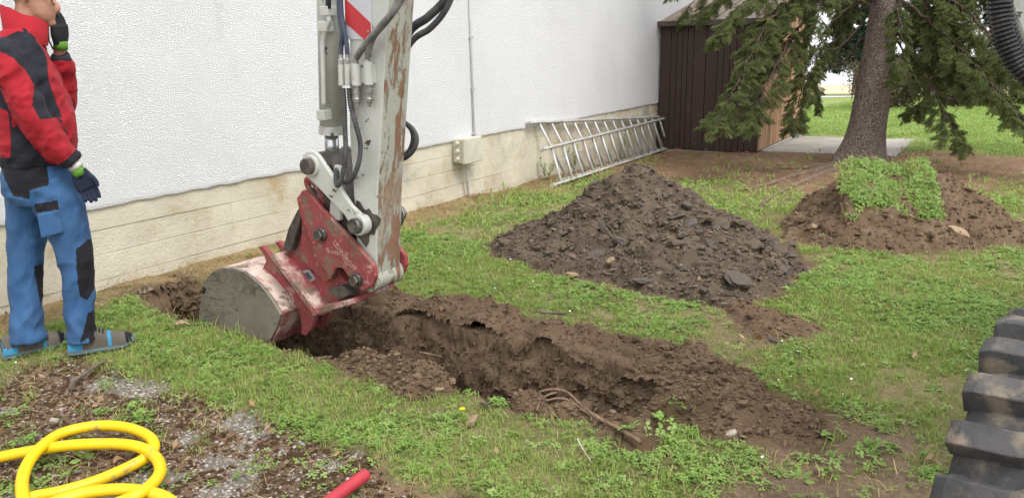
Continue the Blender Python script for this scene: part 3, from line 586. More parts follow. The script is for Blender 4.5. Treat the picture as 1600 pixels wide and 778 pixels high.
    for nm, poly, h, lab, sd, nc in (('spoil_bank', BANKF, .125, 'long crumbly soil bank along the far edge of the trench', 200, 2600), ('spoil_bank', LOBE, .10, 'broad spread of loose brown soil beyond the right end of the trench', 220, 3800),
                               ('spoil_bank', NEARA, .125, 'low soil bank on the near edge of the trench by the bucket', 240, 1600), ('spoil_bank', NEARB, .10, 'small soil lump on the near edge beside the bare root', 260, 700),
                               ('spoil_bank', PATCH, .03, 'small scatter of soil clods on the lawn right of the trench', 280, 600), ('spoil_bank', CORNER, .07, 'trodden soil lump at the right end of the bare root', 300, 300)):
        o, Vb = mound(nm, poly, bank(h), .0125, 'soil', lab, 'soil bank', rough=.022, seed=sd, fs=13)
        i = r.choice(len(Vb), nc); crumbs('crumbs', Vb[i]+r.normal(0, .005, (nc, 3)), r.lognormal(-5.05, .5, nc).clip(.002, .022), 'clod', o, sd)
        for i in r.choice(len(Vb), max(8, nc//90)):
            size = r.lognormal(-3.9, .3); place(CL['clod'][r.integers(4)], 'clod', Vb[i]+np.array([0, 0, size*.2]), size, o)
    return sodpts
make_trench()
SODPTS = make_heaps()

# ------------------------------------------------------------------ house wall
def make_house():
    h = thing('house', W(3, 0, 0), 'house with a white roughcast wall above a beige concrete plinth', 'house')
    mb = MB(); s0, s1, z0, z1 = -7., 14.6, .52, 6.0; n = 700                      # uneven lower lip of the render coat
    ss = np.linspace(s0, s1, n); lip = .52+.006*fbm(ss*9, 0*ss, 0, 4, 2)
    V = []; F = []
    for i, a in enumerate(ss):
        V += [W(a, .0, z1), W(a, 0, .62), W(a, 0, lip[i]+.02), W(a, -.004, lip[i]), W(a, -.05, lip[i]+.004), W(a, -.3, .52)]
    for i in range(n-1):
        for j in range(5): F.append((i*6+j, i*6+j+1, i*6+j+7, i*6+j+6))
    mb.add(V, F); mb.boxst(s1-.003, s1, -8, 0, .53, z1); mb.boxst(s0, s0+.01, -8, 0, -.4, z1); mb.boxst(s0, s1, -8, -.01, z1, z1+.05); mb.build('wall', 'plaster', h)
    mb = MB(); mb.boxst(s0, s1, -8, -.031, -.9, .525); mb.build('plinth_core', 'plinth', h)
    r = random.Random(3); zs = [-.75, -.52, -.31, -.135, .03, .2, .365, .53]
    for i in range(len(zs)-1):
        a = s0
        while a < s1:
            b = min(a+r.uniform(3.2, 4.6), s1)
            if s1-b < .8: b = s1
            n = 24; us = np.linspace(a, b-.0005, n); V = []; F = []; off = -.022+r.uniform(-.002, .002)
            wz = [.003*math.sin(u*2.1+i) for u in us]
            for k, u in enumerate(us):
                e = .0025*vn(u*5, i*3.3, 0, 8); V += [W(u, -.03, zs[i]+.0005), W(u, off+e-.0018, zs[i]+.001+wz[k]), W(u, off+e, zs[i]+.005+wz[k]), W(u, off+e, zs[i+1]-.004+wz[k]*.5), W(u, off+e-.0018, zs[i+1]-.001), W(u, -.03, zs[i+1]-.0005)]
            for k in range(n-1):
                for j in range(5): F.append((k*6+j, (k+1)*6+j, (k+1)*6+j+1, k*6+j+1))
            m = MB(); m.add(V, [f[::-1] for f in F]); m.build('plinth_course', 'plinth', h); a = b
    # cable conduit, junction box and the pipe below
    c = thing('conduit', W(4.97, 0, .5), 'thin pale vertical conduit running up the white wall', 'conduit')
    m = MB(); m.tube([W(4.97, .014, .5), W(4.965, .014, 2), W(4.96, .014, 5.8)], .013, 10); m.build('tube', 'conduit', c, smooth=True)
    for z in (.56, 1.05, 1.6, 2.2, 3.0): m = MB(); m.boxst(4.945, 4.995, 0, .031, z, z+.02); m.build('clip', 'alu', c)
    b = thing('junction_box', W(4.77, 0, .26), 'beige plastic junction box under the render edge of the wall', 'junction box')
    m = MB(); m.boxst(4.60, 4.93, -.02, .10, .285, .545); m.build('case', 'box', b, bevel=.008)
    m = MB(); m.boxst(4.59, 4.94, .103, .15, .275, .555); m.build('lid', 'box', b, bevel=.012)
    for z in (.33, .415, .5): m = MB(); m.cyl(W(4.60, .05, z), W(4.565, .05, z), .026, .02); m.build('cable_gland', 'box', b, smooth=False)
    for q in ((4.61, .29), (4.92, .29), (4.61, .54), (4.92, .54)): m = MB(); m.cyl(W(q[0], .15, q[1]), W(q[0], .154, q[1]), .008); m.build('screw', 'alu', b)
    p = MB(); p.tube(smoothpath([W(4.75, .06, .285), W(4.76, .05, .12), W(4.80, .03, -.05), W(4.86, .03, -.22)], 6), .017, 10); o = p.build('cable_pipe', 'alu', smooth=True); tag(o, 'grey cable pipe running from the junction box down to the soil', 'pipe')
make_house()

# ------------------------------------------------------------------ shed
def make_shed():
    s0, s1, t0, t1 = SHED; sh = thing('shed', W(12.2, .9, -.28), 'brown wooden shed with tan planked side at the end of the house wall', 'shed')
    zb = -.275; ze = 1.80; r = random.Random(5)
    m = MB(); m.boxst(s0+.03, s1-.03, t0+.03, t1-.03, zb-.2, ze+.02); m.build('core', 'fascia', sh)
    m = MB(); m.boxst(s0-.04, s1+.02, t0, t1+.03, zb-.25, zb+.015); m.build('footing', 'slab', sh)
    a = t0; ws = [.19, .105, .10, .09, .105, .215, .20, .105, .105, .10, .105, .105, .205]; k = (t1-t0)/sum(ws)
    for w in ws:                    # boards facing the camera
        b = a+w*k; m = MB(); p = r.uniform(.0, .008); m.boxst(s0-.002-p, s0+.028, a+.004, b-.004, zb+.02, ze); m.build('board', 'brown', sh, bevel=.003); a = b
    a = s0+.035
    while a < s1-.03:               # tan boards on the long side
        b = min(a+r.choice((.075, .095, .11)), s1-.01); m = MB(); p = r.uniform(0, .012); m.boxst(a+.007, b-.007, t1-.028, t1+.002+p, zb+.05, ze+.22); m.build('side_board', 'tan', sh, bevel=.003); a = b
    m = MB(); m.boxst(s0-.012, s0+.034, t1-.03, t1+.02, zb+.01, ze+.02); m.build('corner_post', 'brown', sh, bevel=.003)
    m = MB(); m.boxst(s0+.30, s1-.05, t1+.0175, t1+.03, zb+.02, zb+.045); m.build('base_rail', 'alu', sh)
    # pitched roof, ridge across, sheet panels with standing seams
    rs = (s0+s1)/2; zr = ze+.46; e0 = s0-.11
    for k in range(8):
        ta = t0-.02+(t1-t0+.14)*k/8; tb = t0-.02+(t1-t0+.14)*(k+1)/8-.006
        for sa, sb in ((e0, rs), (s1+.11, rs)):
            zz = ze+.03; m = MB(); m.hexa([W(sa, ta, zz), W(sa, tb, zz), W(sb, tb, zr), W(sb, ta, zr), W(sa, ta, zz+.018), W(sa, tb, zz+.018), W(sb, tb, zr+.018), W(sb, ta, zr+.018)])
            m.hexa([W(sa, tb-.012, zz+.018), W(sa, tb+.006, zz+.018), W(sb, tb+.006, zr+.018), W(sb, tb-.012, zr+.018), W(sa, tb-.012, zz+.04), W(sa, tb+.006, zz+.04), W(sb, tb+.006, zr+.04), W(sb, tb-.012, zr+.04)]); m.build('roof_sheet', 'roof', sh)
    m = MB(); m.boxst(e0-.012, e0+.012, t0-.04, t1+.13, ze-.015, ze+.07); m.build('fascia', 'fascia', sh, bevel=.003)
    m = MB(); m.hexa([W(e0, t1+.121, ze-.03), W(e0, t1+.14, ze-.03), W(rs, t1+.14, zr-.06), W(rs, t1+.121, zr-.06), W(e0, t1+.121, ze+.06), W(e0, t1+.14, ze+.06), W(rs, t1+.14, zr+.03), W(rs, t1+.121, zr+.03)]); m.build('barge_board', 'fascia', sh)
    m = MB(); m.hexa([W(rs, t0, ze), W(rs, t1, ze), W(rs+.02, t1, ze), W(rs+.02, t0, ze), W(rs, t0, zr), W(rs, t1, zr), W(rs+.02, t1, zr), W(rs+.02, t0, zr)]); m.prism([(t1-.03, ze), (t1-.01, ze), (t1-.01, ze+.2), (t1-.03, ze+.2)], s0+.6, s1-.6); m.build('gable', 'tan', sh)
    # paved strip in front of the long side
    for (a, b, c, d) in ((10.75, 12.3, 1.78, 2.75), (12.306, 13.8, 1.78, 2.75), (10.75, 12.3, 2.756, 3.75), (12.306, 13.8, 2.756, 3.75)):
        z = lambda s, t: float(gz(W(s, t)[1]))
        m = MB(); m.hexa([W(a, c, z(a, c)-.15), W(a, d, z(a, d)-.15), W(b, d, z(b, d)-.15), W(b, c, z(b, c)-.15), W(a, c, z(a, c)+.03), W(a, d, z(a, d)+.03), W(b, d, z(b, d)+.03), W(b, c, z(b, c)+.03)]); o = m.build('pavement', 'slab', bevel=.006); struct(o)
make_shed()

# ------------------------------------------------------------------ ladder: two hinged sections lying on their long edge
def make_ladder():
    root = thing('ladder', W(8, .3, -.2), 'weathered aluminium double ladder lying on its side against the plinth', 'ladder')
    def on(px, t=None, up=0.): 
        if t is None: return atG(*px, up)
        d = ray(*px); p0 = AW+nW*t; return Cn+d*(np.dot(p0-Cn, nW)/np.dot(d, nW))
    L1a, L1b = on((866, 289), up=.04), on((1049, 230), .15); U1a, U1b = on((851, 233), .33), on((1036, 186), .10)
    L2a, L2b = on((876, 282), .30), on((1051, 227), .10); U2a, U2b = on((830, 192), .05), on((1034, 183), .03)
    def section(A, B, C, D, n):
        for p, q, nm in ((A, B, 'rail'), (C, D, 'rail')):
            d = (q-p)/np.linalg.norm(q-p); up = (C-A)/np.linalg.norm(C-A); M = np.stack([d, np.cross(up, d)/np.linalg.norm(np.cross(up, d)), np.cross(d, np.cross(up, d))/np.linalg.norm(np.cross(d, np.cross(up, d)))], 1)
            m = MB(); m.box((p+q)/2, (np.linalg.norm(q-p)/2, .032, .014), M); m.build('rail', 'alu', root, bevel=.004)
            m = MB(); m.box(p-d*.02, (.05, .036, .019), M); m.build('end_cap', 'alu', root, bevel=.006)
        for k in range(n):
            u = (k+.6)/(n+.2); a = A+(B-A)*u; b = C+(D-C)*u; m = MB(); m.tube([a, b], .017, 8); m.build('rung', 'alu', root, smooth=True)
    section(L1a, L1b, U1a, U1b, 14); section(L2a, L2b, U2a, U2b, 14)
    m = MB(); m.cyl(U1b+np.array([.0, -.05, 0]), U2b+np.array([.02, .05, 0]), .035); m.build('hinge', 'pin', root)
make_ladder()

# ------------------------------------------------------------------ excavator (stick, coupler, bucket, boom, wheel)
def make_excavator():
    ex = thing('excavator', W(.67, 6.3, 0), 'light grey wheeled excavator whose stick and red bucket stand in the trench', 'excavator')
    sa, sb = .575, .755; sm = .665
    S_ = atS
    # stick: tapered welded box; broad faces light grey, the face towards the machine rusted
    L = [(2.462, 2.55), (2.40, 1.75), (2.338, 1.13), (2.334, .50), (2.40, .40)]; Rr = [(2.452, .385), (2.50, .85), (2.567, 1.29), (2.635, 1.74), (2.75, 2.55)]
    poly = L+Rr; m = MB(); n = len(poly); v = [W(sa, t, z) for t, z in poly]+[W(sb, t, z) for t, z in poly]
    m.cur = 0; m.add(v, [tuple(range(n)), tuple(range(2*n-1, n-1, -1))]+[(i, i+n, i+1+n, i+1) for i in range(0, 4)]+[(9, 19, 10, 0)])
    m.cur = 1; m.add(v, [(i, i+n, i+1+n, i+1) for i in range(4, 9)])
    stick = m.build('stick', ['greypaint', 'rustpaint'], ex, bevel=.007)
    bm = bmesh.new(); bm.from_mesh(stick.data); bmesh.ops.remove_doubles(bm, verts=bm.verts, dist=1e-5); bmesh.ops.recalc_face_normals(bm, faces=bm.faces); bm.to_mesh(stick.data); bm.free()
    # stick foot boss and pin
    m = MB(); m.cyls(2.405, .385, sa-.012, sb+.012, .062, 24); m.build('foot_boss', 'rustpaint', stick)
    # red and white warning plate on the near face (flush sheet with stripes as pieces)
    a, b, c, d = S_(537, -30, sa), S_(576, -30, sa), S_(580, 48, sa), S_(541, 12, sa)
    def plate(pts, mat, nm, dz, par): m = MB(); m.prism([tuple(p) for p in pts], sa-dz, sa-.0015); return m.build(nm, mat, par)
    pl = plate([S_(538, -40, sa), S_(579, -40, sa), S_(583, 62, sa), S_(541, 62, sa)], 'signwhite', 'warning_plate', .004, stick)
    plate([S_(540, -2, sa), S_(580, 36, sa), S_(581, 52, sa), S_(573, 65, sa), S_(541, 36, sa)][:5], 'signred', 'warning_stripe', .0055, stick)
    plate([S_(539, -38, sa), S_(579, -38, sa), S_(579, -20, sa), S_(560, -38, sa)], 'signred', 'warning_stripe', .0055, stick)
    for q in ((542, 36), (577, 50)): t, z = S_(*q, sa); m = MB(); m.cyls(t, z, sa-.009, sa-.004, .006, 8); m.build('rivet', 'zinc', stick)
    # boom: main piece, knee and foot, reaching back to the machine
    knee = (3.9, 4.05); top = (2.62, 2.75)
    def beam(name, pts, w0, w1, mat, s0=.53, s1=.80):
        m = MB(); m.prism(pts, s0, s1); return m.build(name, mat, ex, bevel=.01)
    beam('upper_boom', [(2.45, 2.55), (2.75, 2.45), (3.95, 3.72), (4.25, 3.95), (4.05, 4.3), (3.75, 4.25), (2.5, 2.85)], 0, 0, 'greypaint')
    tA, zA = S_(1574, 0, .53); tB, zB = S_(1603, 78, .53); sl = (tB-tA)/(zB-zA)
    te = lambda z: tA+sl*(z-zA)
    lb = [(te(1.62), 1.62), (te(1.42), 1.42), (5.3, 1.05), (6.1, .75), (6.35, 1.0), (5.9, 1.6), (5.35, 2.4), (4.4, 4.1), (4.05, 4.25), (3.95, 3.9), (4.55, 2.75)]
    beam('lower_boom', lb, 0, 0, 'greypaint')
    # corrugated hoses along the lower boom
    for k, (off, r, ds, q) in enumerate(((0, .0135, .49, ((1528, -140), (1547, -30), (1550, 30), (1562, 75), (1590, 118), (1650, 160))), (1, .026, .47, ((1538, -150), (1561, -30), (1563, 25), (1574, 68), (1598, 112), (1650, 145))), (2, .013, .50, ((1545, -140), (1572, -30), (1577, 20), (1588, 60), (1608, 95), (1650, 120))))):
        pts = [W(ds, *S_(px, py, ds)) for px, py in q]; m = MB(); corrugated(m, pts, r, .0125, .3); m.build('corrugated_hose', 'hosering', ex, smooth=False)
    # bucket cylinder beside the stick
    ct, cz = S_(514, 0, sm); bt, bz = S_(518, 206, sm); ax = np.array([bt-ct, bz-cz]); up = np.array([ct, cz])-ax*1.1
    m = MB(); m.cyl(W(sm, *up), W(sm, bt, bz), .058, seg=28); cy = m.build('bucket_cylinder', 'greypaint', ex, smooth=False)
    for p in cy.data.polygons: p.use_smooth = len(p.vertices) == 4
    m = MB(); e = np.array([bt, bz]); dn = ax/np.linalg.norm(ax); m.cyl(W(sm, *(e-dn*.03)), W(sm, *(e+dn*.012)), .064, seg=28); m.build('gland', 'greypaint', cy)
    m = MB(); m.cyl(W(sm, *e), W(sm, *(e+dn*.16)), .036, seg=24); m.build('piston_rod', 'chrome', cy, smooth=True)
    pp = [(513, -30), (513, 22), (514, 34), (509, 48), (504, 70), (505, 120), (506, 168)]; m = MB(); m.tube(smoothpath([W(.585, *S_(x, y, .585)) for x, y in pp], 6), .011, 10); m.build('feed_pipe', 'greypaint', cy, smooth=True)
    for (x, y, h) in ((509, 42, .05), (507, 180, .05), (513, 18, .045)): t, z = S_(x, y, .6); m = MB(); m.boxst(.57, .63, t-.026, t+.024, z-h/2, z+h/2); m.build('pipe_clamp', 'greypaint', cy, bevel=.004)
    m = MB(); m.tube([W(.585, *S_(513, -60, .585)), W(.585, *S_(513, 14, .585))], .013, 10); m.build('feed_hose', 'navyhose', cy, smooth=True)
    # valve couplings on the stick face and their hoses
    def valve(x, y0, y1, r, ds, nm='hose_coupling'):
        a = W(ds, *S_(x, y0, ds)); b = W(ds, *S_(x+1, y1, ds)); m = MB(); m.cyl(a, b, r, seg=14); return m.build(nm, 'greypaint', stick, bevel=.002)
    for x, y0, y1, r, ds in ((533, 100, 134, .0155, .545), (543, 100, 134, .0155, .545), (557, 100, 134, .025, .545), (575, 97, 133, .021, .54)): valve(x, y0, y1, r, ds)
    t, z = S_(566, 118, sa); m = MB(); m.boxst(.55, sa+.002, t-.09, t+.085, z-.035, z+.05); m.build('valve_bracket', 'greypaint', stick, bevel=.003)
    for x in (557, 576):            # plugged ends below
        ds = .542; P = [S_(x+1, y, ds) for y in (133, 138, 139, 146, 147, 153, 154, 160, 161, 167)]; rr = [.014, .014, .019, .019, .017, .017, .019, .017, .011, .009]
        m = MB(); m.tube([W(ds, *p) for p in P], rr, 12); m.build('coupling_plug', 'zinc', stick)
    for x in (533, 543, 556, 574):
        ds = .543; m = MB(); m.tube([W(ds, *S_(x, y, ds)) for y in (86, 92, 93, 100)], [.011, .011, .014, .014], 10); m.build('ferrule', 'zinc', stick)
    def hose(q, r, mat, nm='hydraulic_hose', corr=False, pitch=.008):
        pts = [W(ds, *S_(x, y, ds)) for x, y, ds in q]; m = MB()
        if corr: corrugated(m, pts, r, pitch, .16, 12)
        else: m.tube(smoothpath(pts, 10), r, 10)
        return m.build(nm, mat, ex, smooth=not corr)
    hose([(557, 90, .54), (562, 82, .53), (571, 70, .52), (584, 55, .51), (602, 35, .51), (618, 12, .52), (628, -20, .53)], .0165, 'corr', corr=True)
    hose([(575, 88, .54), (577, 75, .53), (582, 60, .52), (592, 45, .505), (610, 25, .50), (627, 0, .51), (640, -30, .52)], .0165, 'corr', corr=True)
    hose([(530, -40, .56), (530, 10, .555), (532, 35, .55), (535, 55, .545), (533, 75, .545), (533, 88, .545)], .0115, 'navyhose'); hose([(532, -40, .56), (533, 15, .553), (537, 45, .545), (541, 65, .545), (543, 88, .545)], .0115, 'navyhose')
    hose([(536, 138, .545), (538, 165, .54), (539, 200, .53), (540, 235, .52), (537, 265, .51), (531, 285, .505), (527, 290, .51), (525, 278, .53), (527, 262, .58)], .0125, 'hose', corr=True, pitch=.012)
    hose([(545, 138, .545), (548, 165, .54), (556, 195, .53), (563, 225, .525), (561, 252, .52), (553, 275, .52), (545, 284, .54), (535, 282, .6), (528, 270, .66)], .0125, 'hose', corr=True, pitch=.012)
    # hoses on the far side of the stick
    hose([(600, 120, .85), (640, 50, .85), (668, 28, .86), (694, 2, .88), (720, -40, .9)], .021, 'hose', corr=True, pitch=.011); hose([(600, 150, .83), (640, 70, .84), (672, 45, .85), (695, 18, .87), (712, -20, .9)], .016, 'hose', corr=True)
    hose([(600, 175, .80), (632, 192, .80), (647, 205, .80), (651, 222, .80), (642, 240, .80), (625, 250, .80), (600, 248, .80)], .012, 'hose'); hose([(605, 170, .83), (636, 195, .83), (645, 210, .83), (643, 228, .83), (632, 243, .83), (605, 250, .83)], .012, 'hose')
    # linkage: side links and the dark H-link
    pA = S_(492, 258, .55); pB = S_(566, 350, .55); pc = np.array([2.13, .62])
    for s0, s1 in ((.528, .553), (.777, .80)):
        d = (pB-pA)/np.linalg.norm(pB-pA); nn = np.array([-d[1], d[0]]); ou = []
        for k in range(9): an = math.pi/2+math.pi*k/8; ou.append(tuple(pA+.072*(d*math.cos(an)+nn*math.sin(an))))
        ou += [tuple(pA+d*.12-nn*.055), tuple(pB-d*.1-nn*.035)]
        for k in range(9): an = -math.pi/2+math.pi*k/8; ou.append(tuple(pB+.05*(d*math.cos(an)+nn*math.sin(an))))
        ou += [tuple(pB-d*.1+nn*.035), tuple(pA+d*.12+nn*.06)]
        m = MB(); m.prism(ou, s0, s1); lk = m.build('side_link', 'greypaint', ex, bevel=.004)
        for p, rr, mt in ((pA, .040, 'greasy'), (pB, .038, 'pin')):
            m = MB(); m.cyls(*p, s0-.045 if s0 < .6 else s0, s1 if s0 < .6 else s1+.045, rr, 24); m.build('pin', mt, lk, bevel=.004)
            m = MB(); m.cyls(*p, s0-.015, s1+.012, rr+.014, 24); m.build('pin_collar', 'greypaint', lk, bevel=.003)
    m = MB(); m.cyls(*pA, .56, .79, .062, 20); m.prism([tuple(pA+np.array([-.05, .0])), tuple(pA+np.array([.06, .02])), (2.30, .72), (2.27, .55), (2.06, .56), (2.09, .75)], .60, .735); m.cyls(2.139, .598, .585, .76, .07, 20); m.build('centre_link', 'greasy', ex, bevel=.004)
    m = MB(); m.prism([tuple(S_(521, 258, .56)), tuple(S_(535, 262, .56)), tuple(S_(530, 345, .56)), tuple(S_(512, 345, .56))], .565, .59); m.build('centre_link_cheek', 'greypaint', ex, bevel=.004)
    m = MB(); m.cyls(*(pB), .5751, .78, .075, 20); m.build('link_boss', 'greasy', ex)
    gp = [tuple(pB+np.array([math.cos(a), math.sin(a)*1.25])*(.075+.02*math.sin(3*a+1)+.012*math.sin(7*a))) for a in np.linspace(0, 2*math.pi, 28)[:-1]]; m = MB(); m.prism(gp, sa-.0025, sa-.001); m.build('grease_stain', 'greasy', stick)
    # quick coupler
    up = [(1.985, .69), (1.975, .77), (2.02, .815), (2.09, .785), (2.14, .735), (2.215, .68), (2.36, .575), (2.475, .475), (2.48, .42), (2.45, .365), (2.385, .33), (2.325, .375), (2.26, .435), (2.215, .43), (2.17, .365), (2.10, .44), (2.045, .56)]
    m = MB(); m.prism([(1.965, .655), (2.045, .56), (2.10, .45), (2.2, .345), (2.33, .29), (2.06, .19), (1.80, .335), (1.785, .43), (1.86, .555)], .60, .735); cp = m.build('quick_coupler', 'red', ex, bevel=.008)
    for a, b in ((.535, .562), (.77, .797)): m = MB(); m.prism(up, a, b); m.build('side_plate', 'red', cp, bevel=.005)
    m = MB(); m.prism([(1.965, .645), (1.985, .69), (2.045, .56), (2.10, .44), (2.17, .365), (2.10, .33), (1.93, .43)], .564, .60); m.build('rib', 'red', cp, bevel=.004)
    m = MB(); m.prism([(1.80, .46), (1.87, .60), (1.955, .71), (1.985, .70), (1.95, .62), (1.87, .47)], .555, .78); m.build('rear_cover', 'greasy', cp, bevel=.006)
    m = MB(); m.prism([(1.765, .445), (1.79, .455), (2.075, .20), (2.345, .295), (2.35, .27), (2.06, .155)], .50, .83); m.build('base_flange', 'reddust', cp, bevel=.004)
    m = MB(); m.prism([(2.12, .30), (2.23, .335), (2.31, .30), (2.2, .255)], .545, .60); m.build('lock_bar', 'greasy', cp, bevel=.004)
    for t, z in ((2.139, .598), (2.361, .391)):
        m = MB(); m.cyls(t, z, .515, .80, .036, 22); m.build('pin', 'pin', cp, bevel=.004); m = MB(); m.cyls(t, z, .497, .5149, .03, 6); m.build('pin_nut', 'pin', cp, bevel=.003)
    ring = [W(.60+.0*k, 2.045+.05*math.cos(a)-.02*math.sin(a), .80+.055*math.sin(a)-.03*math.cos(a)) for k, a in enumerate(np.linspace(0, 2*math.pi, 17))]; m = MB(); m.tube(ring, .016, 10, cap=False); m.build('lifting_eye', 'red', cp, smooth=True)
    ring = [W(.62+.02*math.sin(a), 2.09+.07*math.cos(a)-.03*math.sin(a), .75+.055*math.sin(a)-.04*math.cos(a)) for a in np.linspace(0, 2*math.pi, 17)]; m = MB(); m.tube(ring, .012, 10, cap=False); m.build('shackle', 'pin', cp, smooth=True)
    a, b, c, d = (np.array(S_(*q, .597)) for q in ((470, 424), (483, 421), (494, 436), (482, 443))); m = MB(); m.prism([tuple(q) for q in (a, b, c, d)], .5935, .5995); npl = m.build('nameplate', 'plate', cp)
    ce = (a+b+c+d)/4; m = MB(); m.prism([tuple(ce+(q-ce)*k) for q, k in ((a, .62), (b, .62), (c, .62), (d, .62))], .5925, .5934); m.build('nameplate_print', 'print', cp)
    h0 = np.array(S_(489, 421, .597)); m = MB(); m.prism([tuple(h0+np.array(o)) for o in ((-.018, .012), (.012, .02), (.022, -.006), (-.008, -.018))], .5945, .5998); m.build('square_hole', 'black', cp)
    def text(body, p0, p1, splane, size, mat, par, ext=.0015, nm='raised_lettering'):
        cu = bpy.data.curves.new(nm, 'FONT'); cu.body = body; cu.size = size; cu.extrude = ext; cu.align_x = 'CENTER'; cu.align_y = 'CENTER'
        o = bpy.data.objects.new(nm, cu); col.objects.link(o); dg = bpy.context.evaluated_depsgraph_get(); me = bpy.data.meshes.new_from_object(o.evaluated_get(dg)); col.objects.unlink(o); bpy.data.objects.remove(o)
        p0, p1 = np.array(p0), np.array(p1); X = nW*(p1-p0)[0]+np.array([0, 0, (p1-p0)[1]]); X /= np.linalg.norm(X); Z = -dW; Yv = np.cross(Z, X); ctr = W(splane, *((p0+p1)/2))
        M = Matrix(((X[0], Yv[0], Z[0], ctr[0]), (X[1], Yv[1], Z[1], ctr[1]), (X[2], Yv[2], Z[2], ctr[2]), (0, 0, 0, 1))); me.transform(Matrix.Translation(-Vector(WLOC[par])) @ M); me.materials.append(MAT[mat]); me.name = nm
        q = bpy.data.objects.new(nm, me); col.objects.link(q); q.parent = par; WLOC[q] = WLOC[par]; return q
    text('LEHNHOFF', S_(524, 381, .534), S_(552, 420, .534), .534, .038, 'emboss', cp)
    # bucket: D-shaped cheeks, rolled shell, two hanger plates
    D = [(1.115, -.12), (1.135, .02), (1.168, .105), (1.20, .18), (1.25, .26), (1.31, .305), (1.38, .335), (1.49, .348), (1.58, .337), (1.64, .316), (1.70, .285), (1.757, .242), (1.80, .195), (1.842, .14), (1.80, .06), (1.74, -.02), (1.62, -.12)]
    D = [(t+.01, z) for t, z in D]
    m = MB(); s0, s1 = .482, .74; outer = D[:14]; ce = np.array([1.47, .0]); inner = [tuple(np.array(p)+(ce-np.array(p))/np.linalg.norm(ce-np.array(p))*.016) for p in outer]; m.prism(outer+inner[::-1], s0, s1); bk = m.build('bucket', 'redpale', ex, smooth=False)
    for a, b in ((.462, .4815), (.7405, .76)): m = MB(); m.prism(D, a, b); m.build('side_plate', 'bucket', bk, bevel=.003)
    m = MB(); m.prism([(1.842, .155), (1.872, .15), (1.80, .03), (1.73, -.06), (1.70, -.05), (1.775, .05)], .482, .74); m.build('cutting_lip', 'reddust', bk, bevel=.003)
    eo = [(403, 386), (409, 384), (416, 392), (424, 403), (434, 418), (446, 438), (458, 452), (472, 462), (484, 473), (491, 487), (491, 502), (486, 514), (477, 525), (470, 522), (471, 508), (468, 492), (458, 478), (444, 464), (430, 448), (418, 432), (410, 420), (415, 408), (412, 398)]
    ear = [tuple(S_(x, y, .575)) for x, y in eo]
    for a, b in ((.575, .603), (.69, .718)): m = MB(); m.prism(ear, a, b); m.build('hanger_plate', 'red', bk, bevel=.005)
    m = MB(); m.prism([(1.70, .31), (1.80, .28), (1.95, .19), (2.02, .12), (1.93, .10), (1.80, .17), (1.66, .27)], .604, .689); m.build('hanger_base', 'reddust', bk, bevel=.006)
    for q in ((320, 452), (318, 456)): 
        t, z = S_(*q, .462); m = MB(); m.cyls(t, z, .459, .463, .011, 12); m.build('bolt_hole', 'black', bk)
    # front wheel of the machine
    R, zc, yaw, wd = .454, .445, .217, .44
    def wp(r, a, v): u = r*math.cos(a); return W(-.184+u*math.cos(yaw)-v*math.sin(yaw), 5.045+u*math.sin(yaw)+v*math.cos(yaw), zc+r*math.sin(a))
    prof = [(.06, .26), (.025, .30), (.01, .345), (.008, .375), (.022, .398), (.06, .408), (.14, .412), (wd/2, .414), (wd-.14, .412), (wd-.06, .408), (wd-.022, .41), (wd-.008, .385), (wd-.01, .345), (wd-.025, .30), (wd-.06, .26)]
    n = 72; V = []; F = []; k = len(prof)
    for i in range(n):
        for v, r in prof: V.append(wp(r, 2*math.pi*i/n, v))
    for i in range(n):
        for j in range(k-1): F.append((i*k+j, ((i+1) % n)*k+j, ((i+1) % n)*k+j+1, i*k+j+1))
    m = MB(); m.add(V, F); wh = m.build('wheel', 'tyre', ex, smooth=True)
    m = MB(); m.cyl(wp(0, 0, .09), wp(0, 0, wd-.09), .265, seg=40); m.build('rim', 'darksteel', wh); m = MB(); m.cyl(wp(0, 0, .04), wp(0, 0, wd-.1), .11, seg=24); m.build('hub', 'darksteel', wh)
    NL = 24
    for side in (0, 1):
        for i in range(NL):
            a0 = math.pi-1.565+.075+2*math.pi*(i+.5*side)/NL; V = []; F = []; us = np.linspace(0, 1, 13)
            for u in us:
                v = u*.27 if side == 0 else wd-u*.27; a = a0-.045*u-.10*float(sst(.45, .75, u))
                hw = .058+.010*float(sst(.5, .8, u)); wb = hw+.034; rb = .395 if .08 < u else .375; rt = R-.010*(1-min(1, u/.08)); wb = wb if u > .08 else hw+.012
                if u > .95: rt = R-.012; hw *= .8
                for (ang, r) in ((a-wb, rb), (a-hw, rt), (a+hw, rt), (a+wb, rb)): V.append(wp(r, ang, v))
            q = len(us)
            for j in range(q-1):
                for e in range(3): F.append((j*4+e, j*4+e+1, (j+1)*4+e+1, (j+1)*4+e))
            F += [(0, 1, 2, 3), (4*q-1, 4*q-2, 4*q-3, 4*q-4)]; m = MB(); m.add(V, F); lo = m.build('lug', 'tyre', wh, bevel=.003)
            bm = bmesh.new(); bm.from_mesh(lo.data); bmesh.ops.recalc_face_normals(bm, faces=bm.faces); bm.to_mesh(lo.data); bm.free()
    m = MB(); m.boxst(-.35, 3.2, 5.75, 6.9, .42, .85); m.boxst(-.12, .08, 5.5, 7.2, .44, .6); m.build('undercarriage', 'darksteel', ex, bevel=.02)
    m = MB(); m.cyl(W(1.4, 6.35, .85), W(1.4, 6.35, 1.0), .55, seg=32); m.build('slew_ring', 'darksteel', ex); m = MB(); m.boxst(.3, 2.7, 5.95, 8.3, 1.0, 1.55); m.build('upper_carriage', 'greypaint', ex, bevel=.04)
make_excavator()

